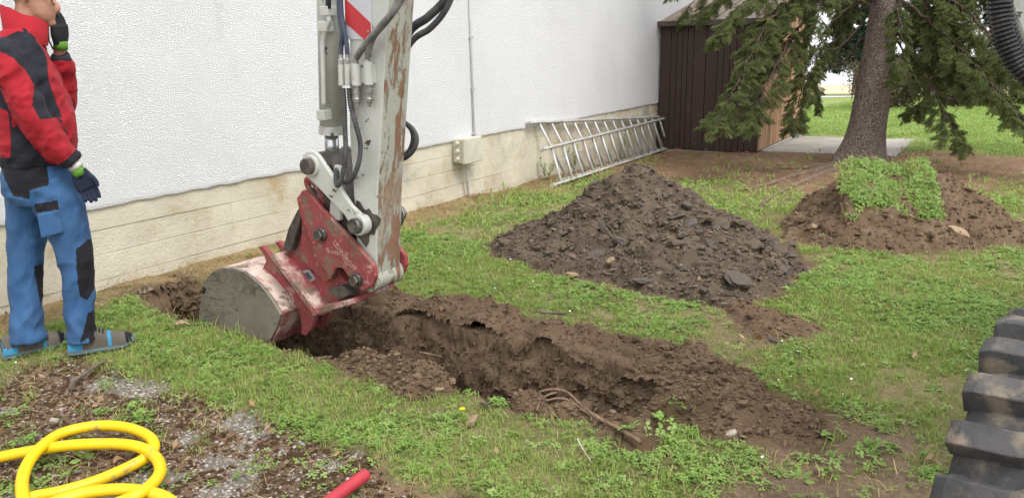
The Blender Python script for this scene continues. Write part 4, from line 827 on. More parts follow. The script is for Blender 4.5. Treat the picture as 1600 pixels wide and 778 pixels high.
# ------------------------------------------------------------------ spruce
def sprig(seed, L=.17, pairs=6, need=17, nl=.021, mat='needle', nw=.0042):
    r = np.random.default_rng(seed); V = []; F = []
    def shoot(p, d, L):
        d = d/np.linalg.norm(d); u = np.cross(d, [0, 0, 1.]); u /= np.linalg.norm(u); w = np.cross(u, d); q = len(V)
        V.extend([p+u*.002, p-u*.002, p+d*L]); F.append((q, q+1, q+2))
        for k in range(need):
            t = (k+.5)/need; a = k*2.4+r.uniform(0, .6); rd = u*math.cos(a)+w*math.sin(a); b = p+d*L*t; dr = rd*.8+d*.75; dr /= np.linalg.norm(dr); sd = np.cross(dr, d); sd /= np.linalg.norm(sd); q = len(V)
            ll = nl*r.uniform(.8, 1.15); V.extend([b-sd*nw, b+sd*nw, b+dr*ll]); F.append((q, q+1, q+2))
    shoot(np.zeros(3), np.array([1., 0, 0]), L)
    for k in range(pairs):
        for sg in (-1, 1):
            x = L*(.12+.75*(k+r.uniform(-.2, .2))/pairs); shoot(np.array([x, 0, 0]), np.array([.75, sg*.7, r.normal(-.12, .18)]), L*(.55-.32*k/pairs)*r.uniform(.8, 1.15))
    return np.array(V), F, mat
proto('sprigs', [sprig(i) for i in range(4)])
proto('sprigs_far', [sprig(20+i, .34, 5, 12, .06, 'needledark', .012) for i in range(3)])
def dir_euler(D, roll):
    D = D/np.linalg.norm(D, axis=1)[:, None]; return np.stack([roll, -np.arcsin(np.clip(D[:, 2], -1, 1)), np.arctan2(D[:, 1], D[:, 0])], 1)
class Foliage:
    def __init__(s): s.p = []; s.d = []; s.sc = []
    def branch(s, mb, path, r0, r, twl=.55, step=.045, u0=.2, dens=1., scl=1., hang=.55):
        P = smoothpath(path, 8); n = len(P); P[2:-1] += r.normal(0, .012, (n-3, 3)); mb.tube(P, .004+(r0-.004)*np.linspace(1, 0, n)**1.7, 7)
        Q = resample(P, step); m = len(Q); T = np.gradient(Q, axis=0); T /= np.linalg.norm(T, axis=1)[:, None]
        for i in range(m):
            u = i/(m-1)
            if u < u0 or r.random() > dens: continue
            side = np.cross(T[i], [0, 0, 1.]); side /= np.linalg.norm(side)+1e-9; sg = 1 if i % 2 else -1
            L = twl*(1.05-.65*u)*r.uniform(.55, 1.2); d = side*sg*r.uniform(.5, 1)+T[i]*r.uniform(.35, .8)+np.array([0, 0, -hang*r.uniform(.2, 1.1)]); d /= np.linalg.norm(d)
            k = max(2, int(L/.085)); p = Q[i].copy(); pp = [p.copy()]
            for j in range(k):
                d = d+np.array([0, 0, -.13*hang*1.6])+r.normal(0, .07, 3); d /= np.linalg.norm(d); p = p+d*L/k; pp.append(p.copy()); s.p.append(p-d*.03); s.d.append(d+r.normal(0, .12, 3)); s.sc.append(scl*r.uniform(.75, 1.2))
                for _ in range(int(r.random() < .85)+int(r.random() < .5)): e = np.cross(d, r.normal(0, 1, 3)); e = e/np.linalg.norm(e)*.7+d*.6+np.array([0, 0, -.35]); s.p.append(p.copy()); s.d.append(e); s.sc.append(scl*r.uniform(.55, 1.0))
            mb.tube(pp, np.linspace(.006, .0025, len(pp)), 4, cap=False)
        for j in range(4): s.p.append(P[-1-j]); s.d.append(T[-1]+r.normal(0, .25, 3)); s.sc.append(scl)
    def emit(s, name, coll, parent, seed=0):
        n = len(s.p); r = np.random.default_rng(seed); o = scatter(name, coll, np.array(s.p), dir_euler(np.array(s.d), r.uniform(-.6, .6, n)), np.array(s.sc), parent=parent, seed=seed); o['kind'] = 'stuff'; return o
def make_spruce():
    r = np.random.default_rng(12); base = np.array([5.03, 11.05, -.24]); t = thing('spruce_tree', base, 'leaning old spruce with scaly trunk and drooping branches beside the shed', 'tree')
    pts = [(5.0, 11.05, -.45), (5.03, 11.05, -.21), (5.09, 11.05, .12), (5.13, 11.05, .44), (5.16, 11.05, 1.18), (5.21, 11.05, 2.04), (5.27, 11.05, 4), (5.32, 11.05, 7), (5.35, 11.05, 10.5), (5.35, 11.05, 12.5)]; rad = [.41, .33, .265, .245, .215, .195, .165, .11, .05, .01]
    P = smoothpath(pts, 12); rr = np.interp(np.linspace(0, 1, len(P)), np.linspace(0, 1, len(rad)), rad); n = 40; V = []; F = []
    for i, (p, q) in enumerate(zip(P, rr)):
        a = np.linspace(0, 2*math.pi, n, endpoint=False); fl = sst(.5, -.3, p[2])
        f = 1+.05*fbm(np.cos(a)*2, np.sin(a)*2, p[2]*2, 3, 4)+fl*.22*np.maximum(0, np.cos(a*4+.8))+.03*fbm(np.cos(a)*9, np.sin(a)*9, p[2]*8, 2, 6); V.append(np.stack([p[0]+q*f*np.cos(a), p[1]+q*f*np.sin(a), np.full(n, p[2])], 1))
    V = np.vstack(V)
    for i in range(len(P)-1):
        for j in range(n): F.append((i*n+j, i*n+(j+1) % n, (i+1)*n+(j+1) % n, (i+1)*n+j))
    tk = fast_mesh('trunk', V, np.array(F), 'bark', parent=t)
    # surface roots
    for q, r0 in ((((1310, 252), (1270, 268), (1235, 276), (1180, 293), (1130, 297)), .085), (((1300, 262), (1262, 280), (1225, 296), (1200, 310), (1185, 327)), .07), (((1300, 256), (1255, 262), (1210, 262)), .07)):
        Pq = np.array([atG(*p, .012) for p in q]); Pq[0] = Pq[0]*.4+base*.6+np.array([0, 0, .03]); P2_ = smoothpath(Pq, 8); m = MB(); m.tube(P2_, np.linspace(r0, .014, len(P2_)), 9, flat=.65); m.build('surface_root', 'rootbark', t, smooth=True)
    fo = Foliage(); tp = lambda z: np.array([np.interp(z, [-.2, .44, 1.18, 2.04, 4, 7], [5.03, 5.13, 5.16, 5.21, 5.27, 5.32]), 11.05, z])
    mbn = [0]
    def br(z, q, r0=.03, **k):
        m = MB(); path = [tp(z)]+[atY(*p) for p in q]; fo.branch(m, path, r0, r, **k); m.build('branch', 'twigwood', t, smooth=True)
    # branches seen in front of the shed
    br(2.05, ((1330, 0, 10.8), (1290, 10, 10.5), (1250, 40, 10.1), (1215, 95, 9.7), (1185, 160, 9.4), (1165, 190, 9.3)), .035, twl=.42, u0=.5, step=.033)
    br(2.15, ((1320, -25, 10.7), (1260, -15, 10.3), (1205, 30, 9.9), (1165, 105, 9.6), (1135, 165, 9.4), (1117, 186, 9.3)), .03, twl=.42, u0=.42, step=.033)
    br(2.3, ((1320, -50, 10.6), (1240, -40, 10.3), (1170, 0, 10.1), (1120, 55, 10.0)), .03, twl=.45, u0=.4)
    br(2.5, ((1310, -70, 10.9), (1230, -60, 10.8), (1150, -25, 10.9), (1095, 18, 11.0)), .03, twl=.5, u0=.35)
    br(2.0, ((1330, 10, 10.9), (1290, 50, 10.6), (1262, 110, 10.3), (1245, 170, 10.1), (1240, 195, 10.0)), .022, twl=.40, u0=.45, step=.05)
    br(1.9, ((1340, 20, 11.2), (1300, 70, 11.4), (1270, 120, 11.4), (1275, 160, 11.3)), .02, twl=.34, u0=.45, dens=.8)
    br(2.4, ((1300, -30, 11.3), (1240, 0, 11.6), (1180, 40, 11.7)), .025, twl=.5, u0=.3)
    br(2.1, ((1340, -10, 11.7), (1310, 30, 12.3), (1290, 90, 12.6)), .02, twl=.4, u0=.3, dens=.8)
    # towards the right
    br(2.0, ((1405, 55, 10.8), (1430, 85, 10.5), (1455, 130, 10.2), (1475, 175, 9.9), (1490, 205, 9.7), (1505, 225, 9.6)), .032, twl=.40, u0=.42, step=.05)
    br(1.9, ((1415, 70, 11.2), (1450, 140, 11.2), (1440, 165, 11), (1420, 180, 10.9)), .02, twl=.3, u0=.35, step=.06, dens=.8)
    br(2.2, ((1420, 10, 10.7), (1480, 55, 10.2), (1540, 120, 9.7), (1590, 175, 9.4), (1615, 200, 9.3)), .035, twl=.5, u0=.3, step=.033)
    br(2.3, ((1430, -20, 10.7), (1500, 10, 10.3), (1560, 70, 9.8), (1620, 140, 9.5)), .03, twl=.5, u0=.25)
    br(2.5, ((1430, -50, 10.8), (1520, -30, 10.5), (1600, 20, 10.2), (1660, 90, 10)), .03, twl=.55, u0=.25)
    br(2.1, ((1425, 20, 11.2), (1490, 70, 11.4), (1550, 135, 11.3), (1575, 170, 11.2)), .03, twl=.5, u0=.25)
    br(2.2, ((1430, 0, 11.6), (1500, 40, 12), (1570, 100, 12.3), (1640, 150, 12.4)), .03, twl=.55, u0=.2)
    br(1.95, ((1420, 40, 11.5), (1470, 90, 11.9), (1530, 150, 12.1)), .025, twl=.45, u0=.2)
    br(2.4, ((1425, -20, 11), (1460, 20, 10.6), (1490, 70, 10.3), (1510, 120, 10.1)), .025, twl=.5, u0=.25)
    br(2.35, ((1400, -30, 10.6), (1405, 20, 10.2), (1408, 70, 10.0), (1398, 120, 9.9)), .02, twl=.22, u0=.45, step=.06)
    br(2.3, ((1440, -30, 10.9), (1450, 20, 10.6), (1455, 60, 10.5), (1440, 100, 10.4)), .02, twl=.4, u0=.3)
    br(2.5, ((1440, -60, 11), (1540, -10, 11.1), (1620, 60, 11.2)), .03, twl=.55, u0=.2)
    br(2.45, ((1310, -40, 10.4), (1290, -10, 10.0), (1270, 40, 9.8)), .02, twl=.4, u0=.3)
    # dead bare lower limbs
    for q in (((1345, 40, 11.0), (1310, 75, 10.9), (1275, 78, 10.8), (1260, 100, 10.7)), ((1345, 60, 11.1), (1320, 95, 11.2), (1290, 110, 11.3), (1262, 140, 11.2)), ((1400, 60, 11), (1430, 110, 10.9), (1460, 130, 10.8), (1500, 150, 10.7)), ((1410, 90, 11), (1445, 150, 11.1), (1470, 150, 11.2), (1530, 165, 11.3)), ((1398, 40, 10.9), (1402, 30, 10.75), (1395, 25, 10.7), (1397, 55, 10.6))):
        Pq = smoothpath([atY(*p) for p in q], 8); m = MB(); m.tube(Pq, np.linspace(.017, .004, len(Pq)), 6)
        for k in range(16):
            i = r.integers(4, len(Pq)-1); d = r.normal(0, 1, 3); d[2] -= .5; d /= np.linalg.norm(d); m.tube([Pq[i], Pq[i]+d*.12+r.normal(0, .02, 3), Pq[i]+d*.26+np.array([0, 0, -.07])], [.005, .0035, .002], 4, cap=False)
        m.build('dead_branch', 'twigwood', t, smooth=True)
    cr = fo.emit('crown', 'sprigs', t, 5)
    # upper crown above the frame
    fo2 = Foliage(); m = MB()
    for k in range(46):
        z = 2.7+8.8*(k/46)**1.1; a = k*2.4; L = 3.0*(1-(z-2.7)/10.2)+.3; d = np.array([math.cos(a), math.sin(a), 0]); b = tp(min(z, 7)); b[2] = z; fo2.branch(m, [b, b+d*L*.4+np.array([0, 0, .12]), b+d*L*.8+np.array([0, 0, -.1*L]), b+d*L+np.array([0, 0, -.3*L])], .035, r, twl=.65, step=.30, u0=.2, scl=1.5)
    m.build('upper_branches', 'twigwood', t, smooth=True); fo2.emit('upper_crown', 'sprigs', t, 6)
make_spruce()

def far_conifer(base, H, rad, label, seed, low=.4):
    r = np.random.default_rng(seed); base = np.array(base, float); t = thing('conifer_tree', base, label, 'tree', 'conifers beyond the lawn'); m = MB(); m.tube([base-np.array([0, 0, .2]), base+np.array([0, 0, H*.5]), base+np.array([0, 0, H])], [.2, .12, .02], 10); m.build('trunk', 'bark', t, smooth=True)
    fo = Foliage(); mb = MB(); N = 60
    for k in range(N):
        z = low+(H-low-.2)*(k/N); a = k*2.4+r.uniform(-.2, .2); L = rad*(1-z/H)**.8+.2; d = np.array([math.cos(a), math.sin(a), 0]); b = base+np.array([0, 0, z]); fo.branch(mb, [b, b+d*L*.5, b+d*L+np.array([0, 0, -.22*L])], .03, r, twl=.8, step=.22, u0=.12, scl=1.35)
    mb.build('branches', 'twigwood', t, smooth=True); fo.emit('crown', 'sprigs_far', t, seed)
def shrub(base, w, h, label, seed):
    r = np.random.default_rng(seed); base = np.array(base, float); t = thing('shrub', base, label, 'shrub', 'shrubs at the far edge of the lawn'); mb = MB(); P = []; D = []
    for k in range(26):
        d = np.array([r.normal(0, .5*w), r.normal(0, .4), h*r.uniform(.6, 1)]); pts = smoothpath([base, base+d*.5+r.normal(0, .08, 3), base+d], 5); mb.tube(pts, np.linspace(.018, .004, len(pts)), 5)
        for i in range(2, len(pts)):
            for j in range(9): P.append(pts[i]+r.normal(0, .16, 3)); D.append(r.normal(0, 1, 3))
    mb.build('stems', 'twigwood', t, smooth=True); scatter('foliage', 'leaves', np.array(P), dir_euler(np.array(D), r.uniform(-3, 3, len(P))), r.uniform(.7, 1.3, len(P)), parent=t, seed=seed)['kind'] = 'stuff'
def leafset(n, L, w, mat, seed, spread=.12):
    r = np.random.default_rng(seed); V = []; F = []
    for k in range(n):
        p = r.normal(0, spread, 3); d = r.normal(0, 1, 3); d /= np.linalg.norm(d); s = np.cross(d, r.normal(0, 1, 3)); s /= np.linalg.norm(s); q = len(V); V.extend([p, p+d*L*.5+s*w, p+d*L, p+d*L*.5-s*w]); F.append((q, q+1, q+2, q+3))
    return np.array(V), F, mat
proto('leaves', [leafset(16, .07, .02, 'shrub', 300+i) for i in range(3)])
far_conifer(atY(1338, 135, 36)*[1, 1, 0]+[0, 0, float(gz(36))], 8.0, 1.1, 'small dark conifer far behind, just left of the leaning trunk', 31, 1.6)
far_conifer([25, 34, float(gz(34))], 9, 2.6, 'broad dark conifer far right beyond the lawn', 32)
for i, (x, y, w, h, lab) in enumerate(((12.2, 25.0, 1.5, 1.5, 'loose olive shrub in the middle of the far shrub row'), (14.6, 25, 1.4, 1.4, 'brownish shrub right of the middle of the far shrub row'), (17.2, 25.5, 1.6, 1.7, 'tall dull shrub at the right end of the far shrub row'))):
    shrub((x, y, float(gz(y))), w, h, lab, 50+i)
def pale_path():
    m = MB(); x = np.linspace(-60, 140, 60); V = []
    for a in x: V += [(a, 34.6, float(gz(34.6))+.012), (a, 36.4, float(gz(36.4))+.012)]
    m.add(V, [(2*i, 2*i+2, 2*i+3, 2*i+1) for i in range(59)]); struct(m.build('path', 'path'))
pale_path()

# ------------------------------------------------------------------ lawn
def tuft(seed, n, hmin, hmax, spread, wd, mat, lean=.5):
    r = np.random.default_rng(seed); V = []; F = []
    for k in range(n):
        p = np.r_[r.normal(0, spread, 2), -.004]; a = r.uniform(0, 6.28); d = np.array([math.cos(a), math.sin(a), 0]); s = np.array([-d[1], d[0], 0]); h = r.uniform(hmin, hmax); l = r.uniform(.1, 1)*lean*h*1.3; w = wd*r.uniform(.7, 1.2); q = len(V)
        V.extend([p-s*w, p+s*w, p+d*l*.35+[0, 0, h*.6]-s*w*.8, p+d*l*.35+[0, 0, h*.6]+s*w*.8, p+d*l+np.array([0, 0, h*.9])]); F += [(q, q+1, q+3, q+2), (q+2, q+3, q+4)]
    return np.array(V), F, mat
def clover(seed, n, spread, rad, h, mat):
    r = np.random.default_rng(seed); V = []; F = []
    for k in range(n):
        c = np.r_[r.normal(0, spread, 2), r.uniform(.3, 1)*h]; a0 = r.uniform(0, 6.28); tilt = r.normal(0, .25, 2)
        for j in range(3):
            a = a0+j*2.094; d = np.array([math.cos(a), math.sin(a), 0]); s = np.array([-d[1], d[0], 0]); R = rad*r.uniform(.8, 1.2)
            pts = [c, c+d*R*.6+s*R*.42, c+d*R*1.05+s*R*.18, c+d*R*1.05-s*R*.18, c+d*R*.6-s*R*.42]; q = len(V)
            for p in pts: p = p.copy(); p[2] += (p[0]-c[0])*tilt[0]+(p[1]-c[1])*tilt[1]; V.append(p)
            F.append((q, q+1, q+2, q+3, q+4))
    return np.array(V), F, mat
def rosette(seed, n, L, w, mat):
    r = np.random.default_rng(seed); V = []; F = []
    for k in range(n):
        a = 6.28*k/n+r.uniform(-.3, .3); d = np.array([math.cos(a), math.sin(a), 0]); s = np.array([-d[1], d[0], 0]); l = L*r.uniform(.7, 1.1); up = r.uniform(.1, .5); q = len(V)
        V.extend([d*.004, d*l*.45+s*w+[0, 0, l*up*.6], d*l*.8+s*w*.9+[0, 0, l*up*.6], d*l+[0, 0, l*up*.45], d*l*.8-s*w*.9+[0, 0, l*up*.6], d*l*.45-s*w+[0, 0, l*up*.6]]); F.append((q, q+1, q+2, q+3, q+4, q+5))
    return np.array(V), F, mat
proto('lawn', [tuft(1, 12, .016, .036, .022, .0016, 'grass', .8), tuft(2, 10, .02, .048, .024, .0018, 'grass', .7), tuft(3, 14, .015, .035, .025, .0018, 'grass', 1.), clover(4, 8, .022, .0105, .024, 'clover'), clover(5, 10, .026, .009, .028, 'clover'), clover(6, 6, .022, .013, .022, 'clover'), rosette(7, 7, .04, .007, 'clover'), tuft(8, 7, .05, .10, .012, .0016, 'grass', .7), tuft(9, 9, .02, .05, .03, .0013, 'drygrass', 1.3)])
proto('lawnfar', [tuft(11, 16, .025, .05, .09, .005, 'grass', .9), tuft(12, 14, .02, .05, .10, .006, 'grass', 1.1), clover(13, 14, .08, .016, .03, 'clover')])
proto('straw', [tuft(21, 9, .01, .03, .03, .0012, 'drygrass', 3.), tuft(22, 7, .008, .02, .035, .0015, 'drygrass', 4.)])
proto('litter', [leafset(3, .035, .008, 'deadleaf', 330+i, .02) for i in range(3)])
def daisy(seed):
    r = np.random.default_rng(seed); V = []; F = []; h = .035; n = 10
    for k in range(n): a = 6.28*k/n; V.append((.009*math.cos(a), .009*math.sin(a), h+.001*(k % 2)))
    F.append(tuple(range(n))); V += [(.0008, 0, 0), (-.0008, 0, 0), (0, 0, h)]; F.append((n, n+1, n+2)); return np.array(V), F, 'petal'
proto('daisy', [daisy(i) for i in range(2)])
def grid_pts(x0, x1, y0, y1, dens, r): n = int((x1-x0)*(y1-y0)*dens); return r.uniform(x0, x1, n), r.uniform(y0, y1, n)
def in_view(x, y, m=.9): return np.abs(x) < .80*y+m
def up_rot(n, r, tilt=.15): return np.stack([r.normal(0, tilt, n), r.normal(0, tilt, n), r.uniform(0, 6.28, n)], 1)
def ground_z(x, y, Z=None):
    Z = Z or zones(x, y); return gz(y)+(fbm(x*1.3, y*1.3, 0, 3, 31)*.018+fbm(x*6, y*6, 0, 3, 37)*.008)*(1-.6*Z['slab'])-.02*Z['slab']
def lush(x, y, Z):
    L = 1-np.clip(Z['bare']*1.15+Z['right']*1.1, 0, .82); L = L*(1-Z['wall']*.97)*(1-Z['duff']*.96)*(1-Z['slab']*.955)*(1-Z['mud']*.93)*(1-Z['scuff']*.45)*(Z['soil'] < .25)*(Z['tr'] < .004)*(Z['t'] > .05)
    s, t = Z['s'], Z['t']; L = L*~((s > 10.4) & (s < 14.1) & (t < 3.8)); return L
def make_lawn():
    r = np.random.default_rng(77)
    x, y = grid_pts(-3.6, 5.2, 1.75, 6.6, 1900, r); k = in_view(x, y); x, y = x[k], y[k]; Z = zones(x, y); L = lush(x, y, Z)
    fall = np.where(y > 4.3, np.clip(4.3/y, .3, 1)**1.3, 1); keep = r.random(len(x)) < L*fall; x, y = x[keep], y[keep]; n = len(x); pz = ground_z(x, y)
    pc = fbm(x*2.2, y*2.2, 0, 3, 91); w = np.where(r.random(n) < sst(-.3, .5, pc)*.55+.12, 1, 0); idx = np.where(w > 0, r.choice([3, 4, 5, 6], n, p=[.36, .36, .23, .05]), r.choice([0, 1, 2, 7, 8], n, p=[.34, .28, .24, .05, .09]))
    g = scatter('grass', 'lawn', np.stack([x, y, pz], 1), up_rot(n, r), r.uniform(.6, 1.15, n)*(1+.12*np.clip(y-4, 0, 4)), idx); g['kind'] = 'stuff'; g['label'] = 'short patchy lawn of grass and clover around the trench'; g['category'] = 'grass'
    x, y = grid_pts(-2, 24, 6.4, 34, 130, r); k = in_view(x, y, 1.2) & (ST(x, y)[1] > 0); x, y = x[k], y[k]; Z = zones(x, y); L = lush(x, y, Z)*np.clip(11/y, .3, 1); keep = r.random(len(x)) < L; x, y = x[keep], y[keep]; n = len(x)
    g = scatter('grass', 'lawnfar', np.stack([x, y, ground_z(x, y)], 1), up_rot(n, r), r.uniform(.7, 1.3, n)*(1+.02*y)); g['kind'] = 'stuff'; g['label'] = 'bright lawn stretching away behind the tree'; g['category'] = 'grass'
    # straw and needles along the wall, under the tree and on bare soil
    x, y = grid_pts(-3.4, 7, 2.0, 12.5, 330, r); Z = zones(x, y); D = np.clip(Z['wall']*1.0+Z['duff']*.12+Z['bare']*.25+Z['mud']*.3+Z['slab']*.25+Z['right']*.3, 0, 1)*(Z['soil'] < .3)*(Z['tr'] < .004)*(Z['t'] > .02)*~((Z['s'] > 10.4) & (Z['t'] < 1.8)); keep = (r.random(len(x)) < D) & in_view(x, y); x, y = x[keep], y[keep]; n = len(x)
    g = scatter('dry_grass', 'straw', np.stack([x, y, ground_z(x, y)+.004], 1), up_rot(n, r, .3), r.uniform(.7, 1.6, n)); g['kind'] = 'stuff'; g['label'] = 'dry straw along the foot of the wall and on bare patches'; g['category'] = 'straw'
    x, y = grid_pts(-3.2, 7, 1.8, 12.5, 26, r); Z = zones(x, y); D = np.clip(.06+Z['wall']*.7+Z['duff']*1.0+Z['slab']*.7+Z['mud']*.4, 0, 1)*(Z['tr'] < .004)*(Z['soil'] < .6)*(Z['t'] > .02); keep = (r.random(len(x)) < D) & in_view(x, y); x, y = x[keep], y[keep]; n = len(x)
    g = scatter('leaf_litter', 'litter', np.stack([x, y, ground_z(x, y)+.008], 1), up_rot(n, r, .3), r.uniform(.6, 1.5, n)); g['kind'] = 'stuff'; g['label'] = 'fallen brown leaves and bits scattered on the ground'; g['category'] = 'leaves'
    x, y = grid_pts(-2.6, 5, 2.2, 8, 34, r); Z = zones(x, y); keep = (r.random(len(x)) < lush(x, y, Z)*sst(-.2, .5, fbm(x*1.1, y*1.1, 0, 2, 61))) & in_view(x, y); x, y = x[keep], y[keep]; n = len(x)
    g = scatter('daisies', 'daisy', np.stack([x, y, ground_z(x, y)], 1), up_rot(n, r, .35), r.uniform(.3, .7, n)); g['kind'] = 'stuff'; g['label'] = 'tiny white daisies dotted over the lawn'; g['category'] = 'flowers'
    P = []                      # broad-leaved weeds on the paving edge and at the end of the trench
    for (px, py, k, sp) in ((195, 640, 9, .07), (215, 655, 6, .05), (105, 715, 8, .07), (60, 720, 5, .05), (25, 650, 7, .08), (40, 690, 4, .05), (8, 755, 5, .05), (185, 600, 3, .04), (985, 615, 9, .05), (1000, 640, 12, .06), (1035, 655, 12, .07), (1060, 640, 6, .06), (960, 605, 4, .03), (1340, 725, 6, .08), (1310, 700, 4, .08), (1345, 655, 8, .1), (1240, 745, 8, .08), (1400, 720, 5, .06), (1350, 382, 6, .1), (380, 505, 8, .08), (470, 540, 8, .08)):
        c = atG(px, py); P += [(c[0]+r.normal(0, sp), c[1]+r.normal(0, sp)) for _ in range(k)]
    P = np.array(P); P = P[trench(P[:, 0], P[:, 1]) < .01]; n = len(P); zz = ground_z(P[:, 0], P[:, 1])+np.where(soil_d(P[:, 0], P[:, 1]) < -.02, .05, 0); g = scatter('weeds', 'lawn', np.c_[P, zz], up_rot(n, r, .3), r.uniform(.9, 1.6, n), r.choice([3, 5, 6, 1, 0], n)); g['kind'] = 'stuff'; g['label'] = 'broad-leaved weeds in clumps on the paving and around the trench end'; g['category'] = 'weeds'
    # turf on the sod
    i = r.choice(len(SODPTS), 4200); p = SODPTS[i]+np.c_[r.normal(0, .014, (4200, 2)), r.normal(.004, .004, 4200)]; sp = fbm(p[:, 0]*5, p[:, 1]*5, p[:, 2]*5, 2, 3); edge = np.abs(p[:, 0]-p[:, 0].mean())/.42; kk = r.random(4200) < np.clip(.42+.25*edge+.6*sp, .05, .85)*(np.abs(p[:, 0]-p[:, 0].mean()) < .40+.07*fbm(p[:, 2]*14, p[:, 1]*14, 0, 2, 8)); p = p[kk]; n = len(p)
    g = scatter('turf', 'lawn', p, np.stack([r.normal(.7, .3, n), r.normal(0, .3, n), r.uniform(-.8, .8, n)], 1), r.uniform(.8, 1.4, n), r.choice([0, 1, 3, 4, 5, 6, 8], n)); g['kind'] = 'stuff'; g['label'] = 'green weeds and grass growing on the overturned sod'; g['category'] = 'grass'
make_lawn()

# ------------------------------------------------------------------ person (local frame: x forward, y to his left, z up)
def make_person():
    O = np.array([-2.35, 3.8, .0]); SH = .51; sh = lambda P: [tuple((p[0]+SH*p[1], p[1], p[2])) for p in P]; pr = thing('person', O, 'person in a red and black jacket and blue work trousers watching the bucket', 'person')
    pr.rotation_euler.z = R_(27); pr.scale = (.87, 1, 1)
    def L(px, py, Y): q = atY(px, py, Y); return (q[0]+2.35+SH*(Y-3.8), q[2])
    def ell(sections, seg=28, pw=1.0):      # horizontal rings (z, cx, cy, hx, hy)
        V = []; F = []; a = np.linspace(0, 2*math.pi, seg, endpoint=False); n = len(sections)
        for z, cx, cy, hx, hy in sections:
            c, s = np.cos(a), np.sin(a); V.append(np.stack([cx+hx*np.sign(c)*np.abs(c)**pw, cy+hy*np.sign(s)*np.abs(s)**pw, np.full(seg, z)], 1))
        for i in range(n-1):
            for j in range(seg): F.append((i*seg+j, i*seg+(j+1) % seg, (i+1)*seg+(j+1) % seg, (i+1)*seg+j))
        F += [tuple(range(seg-1, -1, -1)), tuple(range((n-1)*seg, n*seg))]; return np.vstack(V), F
    def fuse(name, mb, voxel, smooth, mats, parent=pr, matfn=None, wrinkle=None, local=True):
        V = np.vstack(mb.v); me = bpy.data.meshes.new(name); me.from_pydata(V.tolist(), [], mb.f); o = bpy.data.objects.new(name, me); col.objects.link(o)
        rm = o.modifiers.new('r', 'REMESH'); rm.mode = 'VOXEL'; rm.voxel_size = voxel; sm = o.modifiers.new('s', 'SMOOTH'); sm.factor = .5; sm.iterations = smooth
        dg = bpy.context.evaluated_depsgraph_get(); dg.update(); m2 = bpy.data.meshes.new_from_object(o.evaluated_get(dg)); bpy.data.objects.remove(o); m2.name = name
        n = len(m2.vertices); co = np.empty(n*3); m2.vertices.foreach_get('co', co); co = co.reshape(-1, 3)
        if wrinkle is not None:
            no = np.empty(n*3); m2.vertices.foreach_get('normal', no); co = co+no.reshape(-1, 3)*wrinkle(co)[:, None]; m2.vertices.foreach_set('co', co.ravel())
        m2.materials.clear()
        for m in mats: m2.materials.append(MAT[m])
        k = len(m2.polygons); m2.polygons.foreach_set('use_smooth', np.ones(k, bool))
        if matfn is not None:
            ce = np.empty(k*3); m2.polygons.foreach_get('center', ce); m2.polygons.foreach_set('material_index', matfn(ce.reshape(-1, 3)).astype(np.int32))
        m2.update(); q = bpy.data.objects.new(name, m2); col.objects.link(q); q.parent = parent; WLOC[q] = O; return q
    def limb(mb, pts, rad, seg=16, n=6):
        P = smoothpath(pts, n); R = np.interp(np.linspace(0, len(rad)-1, len(P)), np.arange(len(rad)), rad); mb.tube(P, R, seg)
    # body: head, neck and the frame under the clothes, one skin
    ax0_, ax1_ = sh([(.165, -.23, 1.22), (.31, -.21, .98)]); b = MB(); hc = np.array([.118, 0, 1.80])
    b.add(*ell([(1.655, .16, 0, .035, .035), (1.665, .15, 0, .055, .05), (1.69, .14, 0, .075, .062), (1.73, .128, 0, .09, .07), (1.78, .118, 0, .098, .075), (1.83, .112, 0, .10, .078), (1.87, .105, 0, .095, .075), (1.905, .095, 0, .07, .058), (1.925, .09, 0, .03, .03)], 24))
    limb(b, [(.02, 0, 1.50), (.045, 0, 1.60), (.085, 0, 1.70), (.10, 0, 1.76)], [.075, .066, .062, .06])
    b.add(*ell([(.86, .01, 0, .12, .15), (1.0, .02, 0, .115, .14), (1.2, .03, 0, .12, .14), (1.4, .02, 0, .12, .17), (1.52, .02, 0, .08, .14)], 20))
    limb(b, [(.205, 0, 1.775), (.222, 0, 1.745), (.231, 0, 1.722), (.222, 0, 1.712), (.2, 0, 1.712)], [.012, .015, .017, .016, .012], 10, 4)      # nose
    for sg in (-1, 1): limb(b, [(.215, sg*.012, 1.716), (.212, sg*.016, 1.714)], [.009, .008], 8, 3)
    limb(b, [(.198, -.025, 1.690), (.210, 0, 1.692), (.198, .025, 1.690)], [.006, .008, .006], 8, 4); limb(b, [(.194, -.02, 1.680), (.206, 0, 1.679), (.194, .02, 1.680)], [.006, .009, .006], 8, 4)
    limb(b, [(.17, -.02, 1.655), (.192, 0, 1.655), (.17, .02, 1.655)], [.018, .022, .018], 10, 4)
    for sg in (-1, 1):
        limb(b, [(.095, sg*.077, 1.75), (.088, sg*.086, 1.775), (.085, sg*.088, 1.80), (.098, sg*.082, 1.81)], [.010, .013, .014, .010], 8, 4)       # ears
        limb(b, [(.185, sg*.03, 1.80), (.203, sg*.02, 1.79)], [.012, .012], 8, 3)
        limb(b, sh([(.0+.07*(sg < 0), sg*.09, .92), (.165 if sg < 0 else -.18, sg*.09, .5), (.14 if sg < 0 else -.22, sg*.085-.02, .09)]), [.08, .055, .04], 12)
    limb(b, [(.0, -.15, 1.48), tuple(ax0_), tuple(ax1_)], [.05, .042, .03], 12); limb(b, [(.04, .17, 1.48), (.15, .19, 1.26), (.207, .05, 1.55)], [.05, .042, .03], 12)
    body = fuse('body', b, .006, 4, ['skin'])
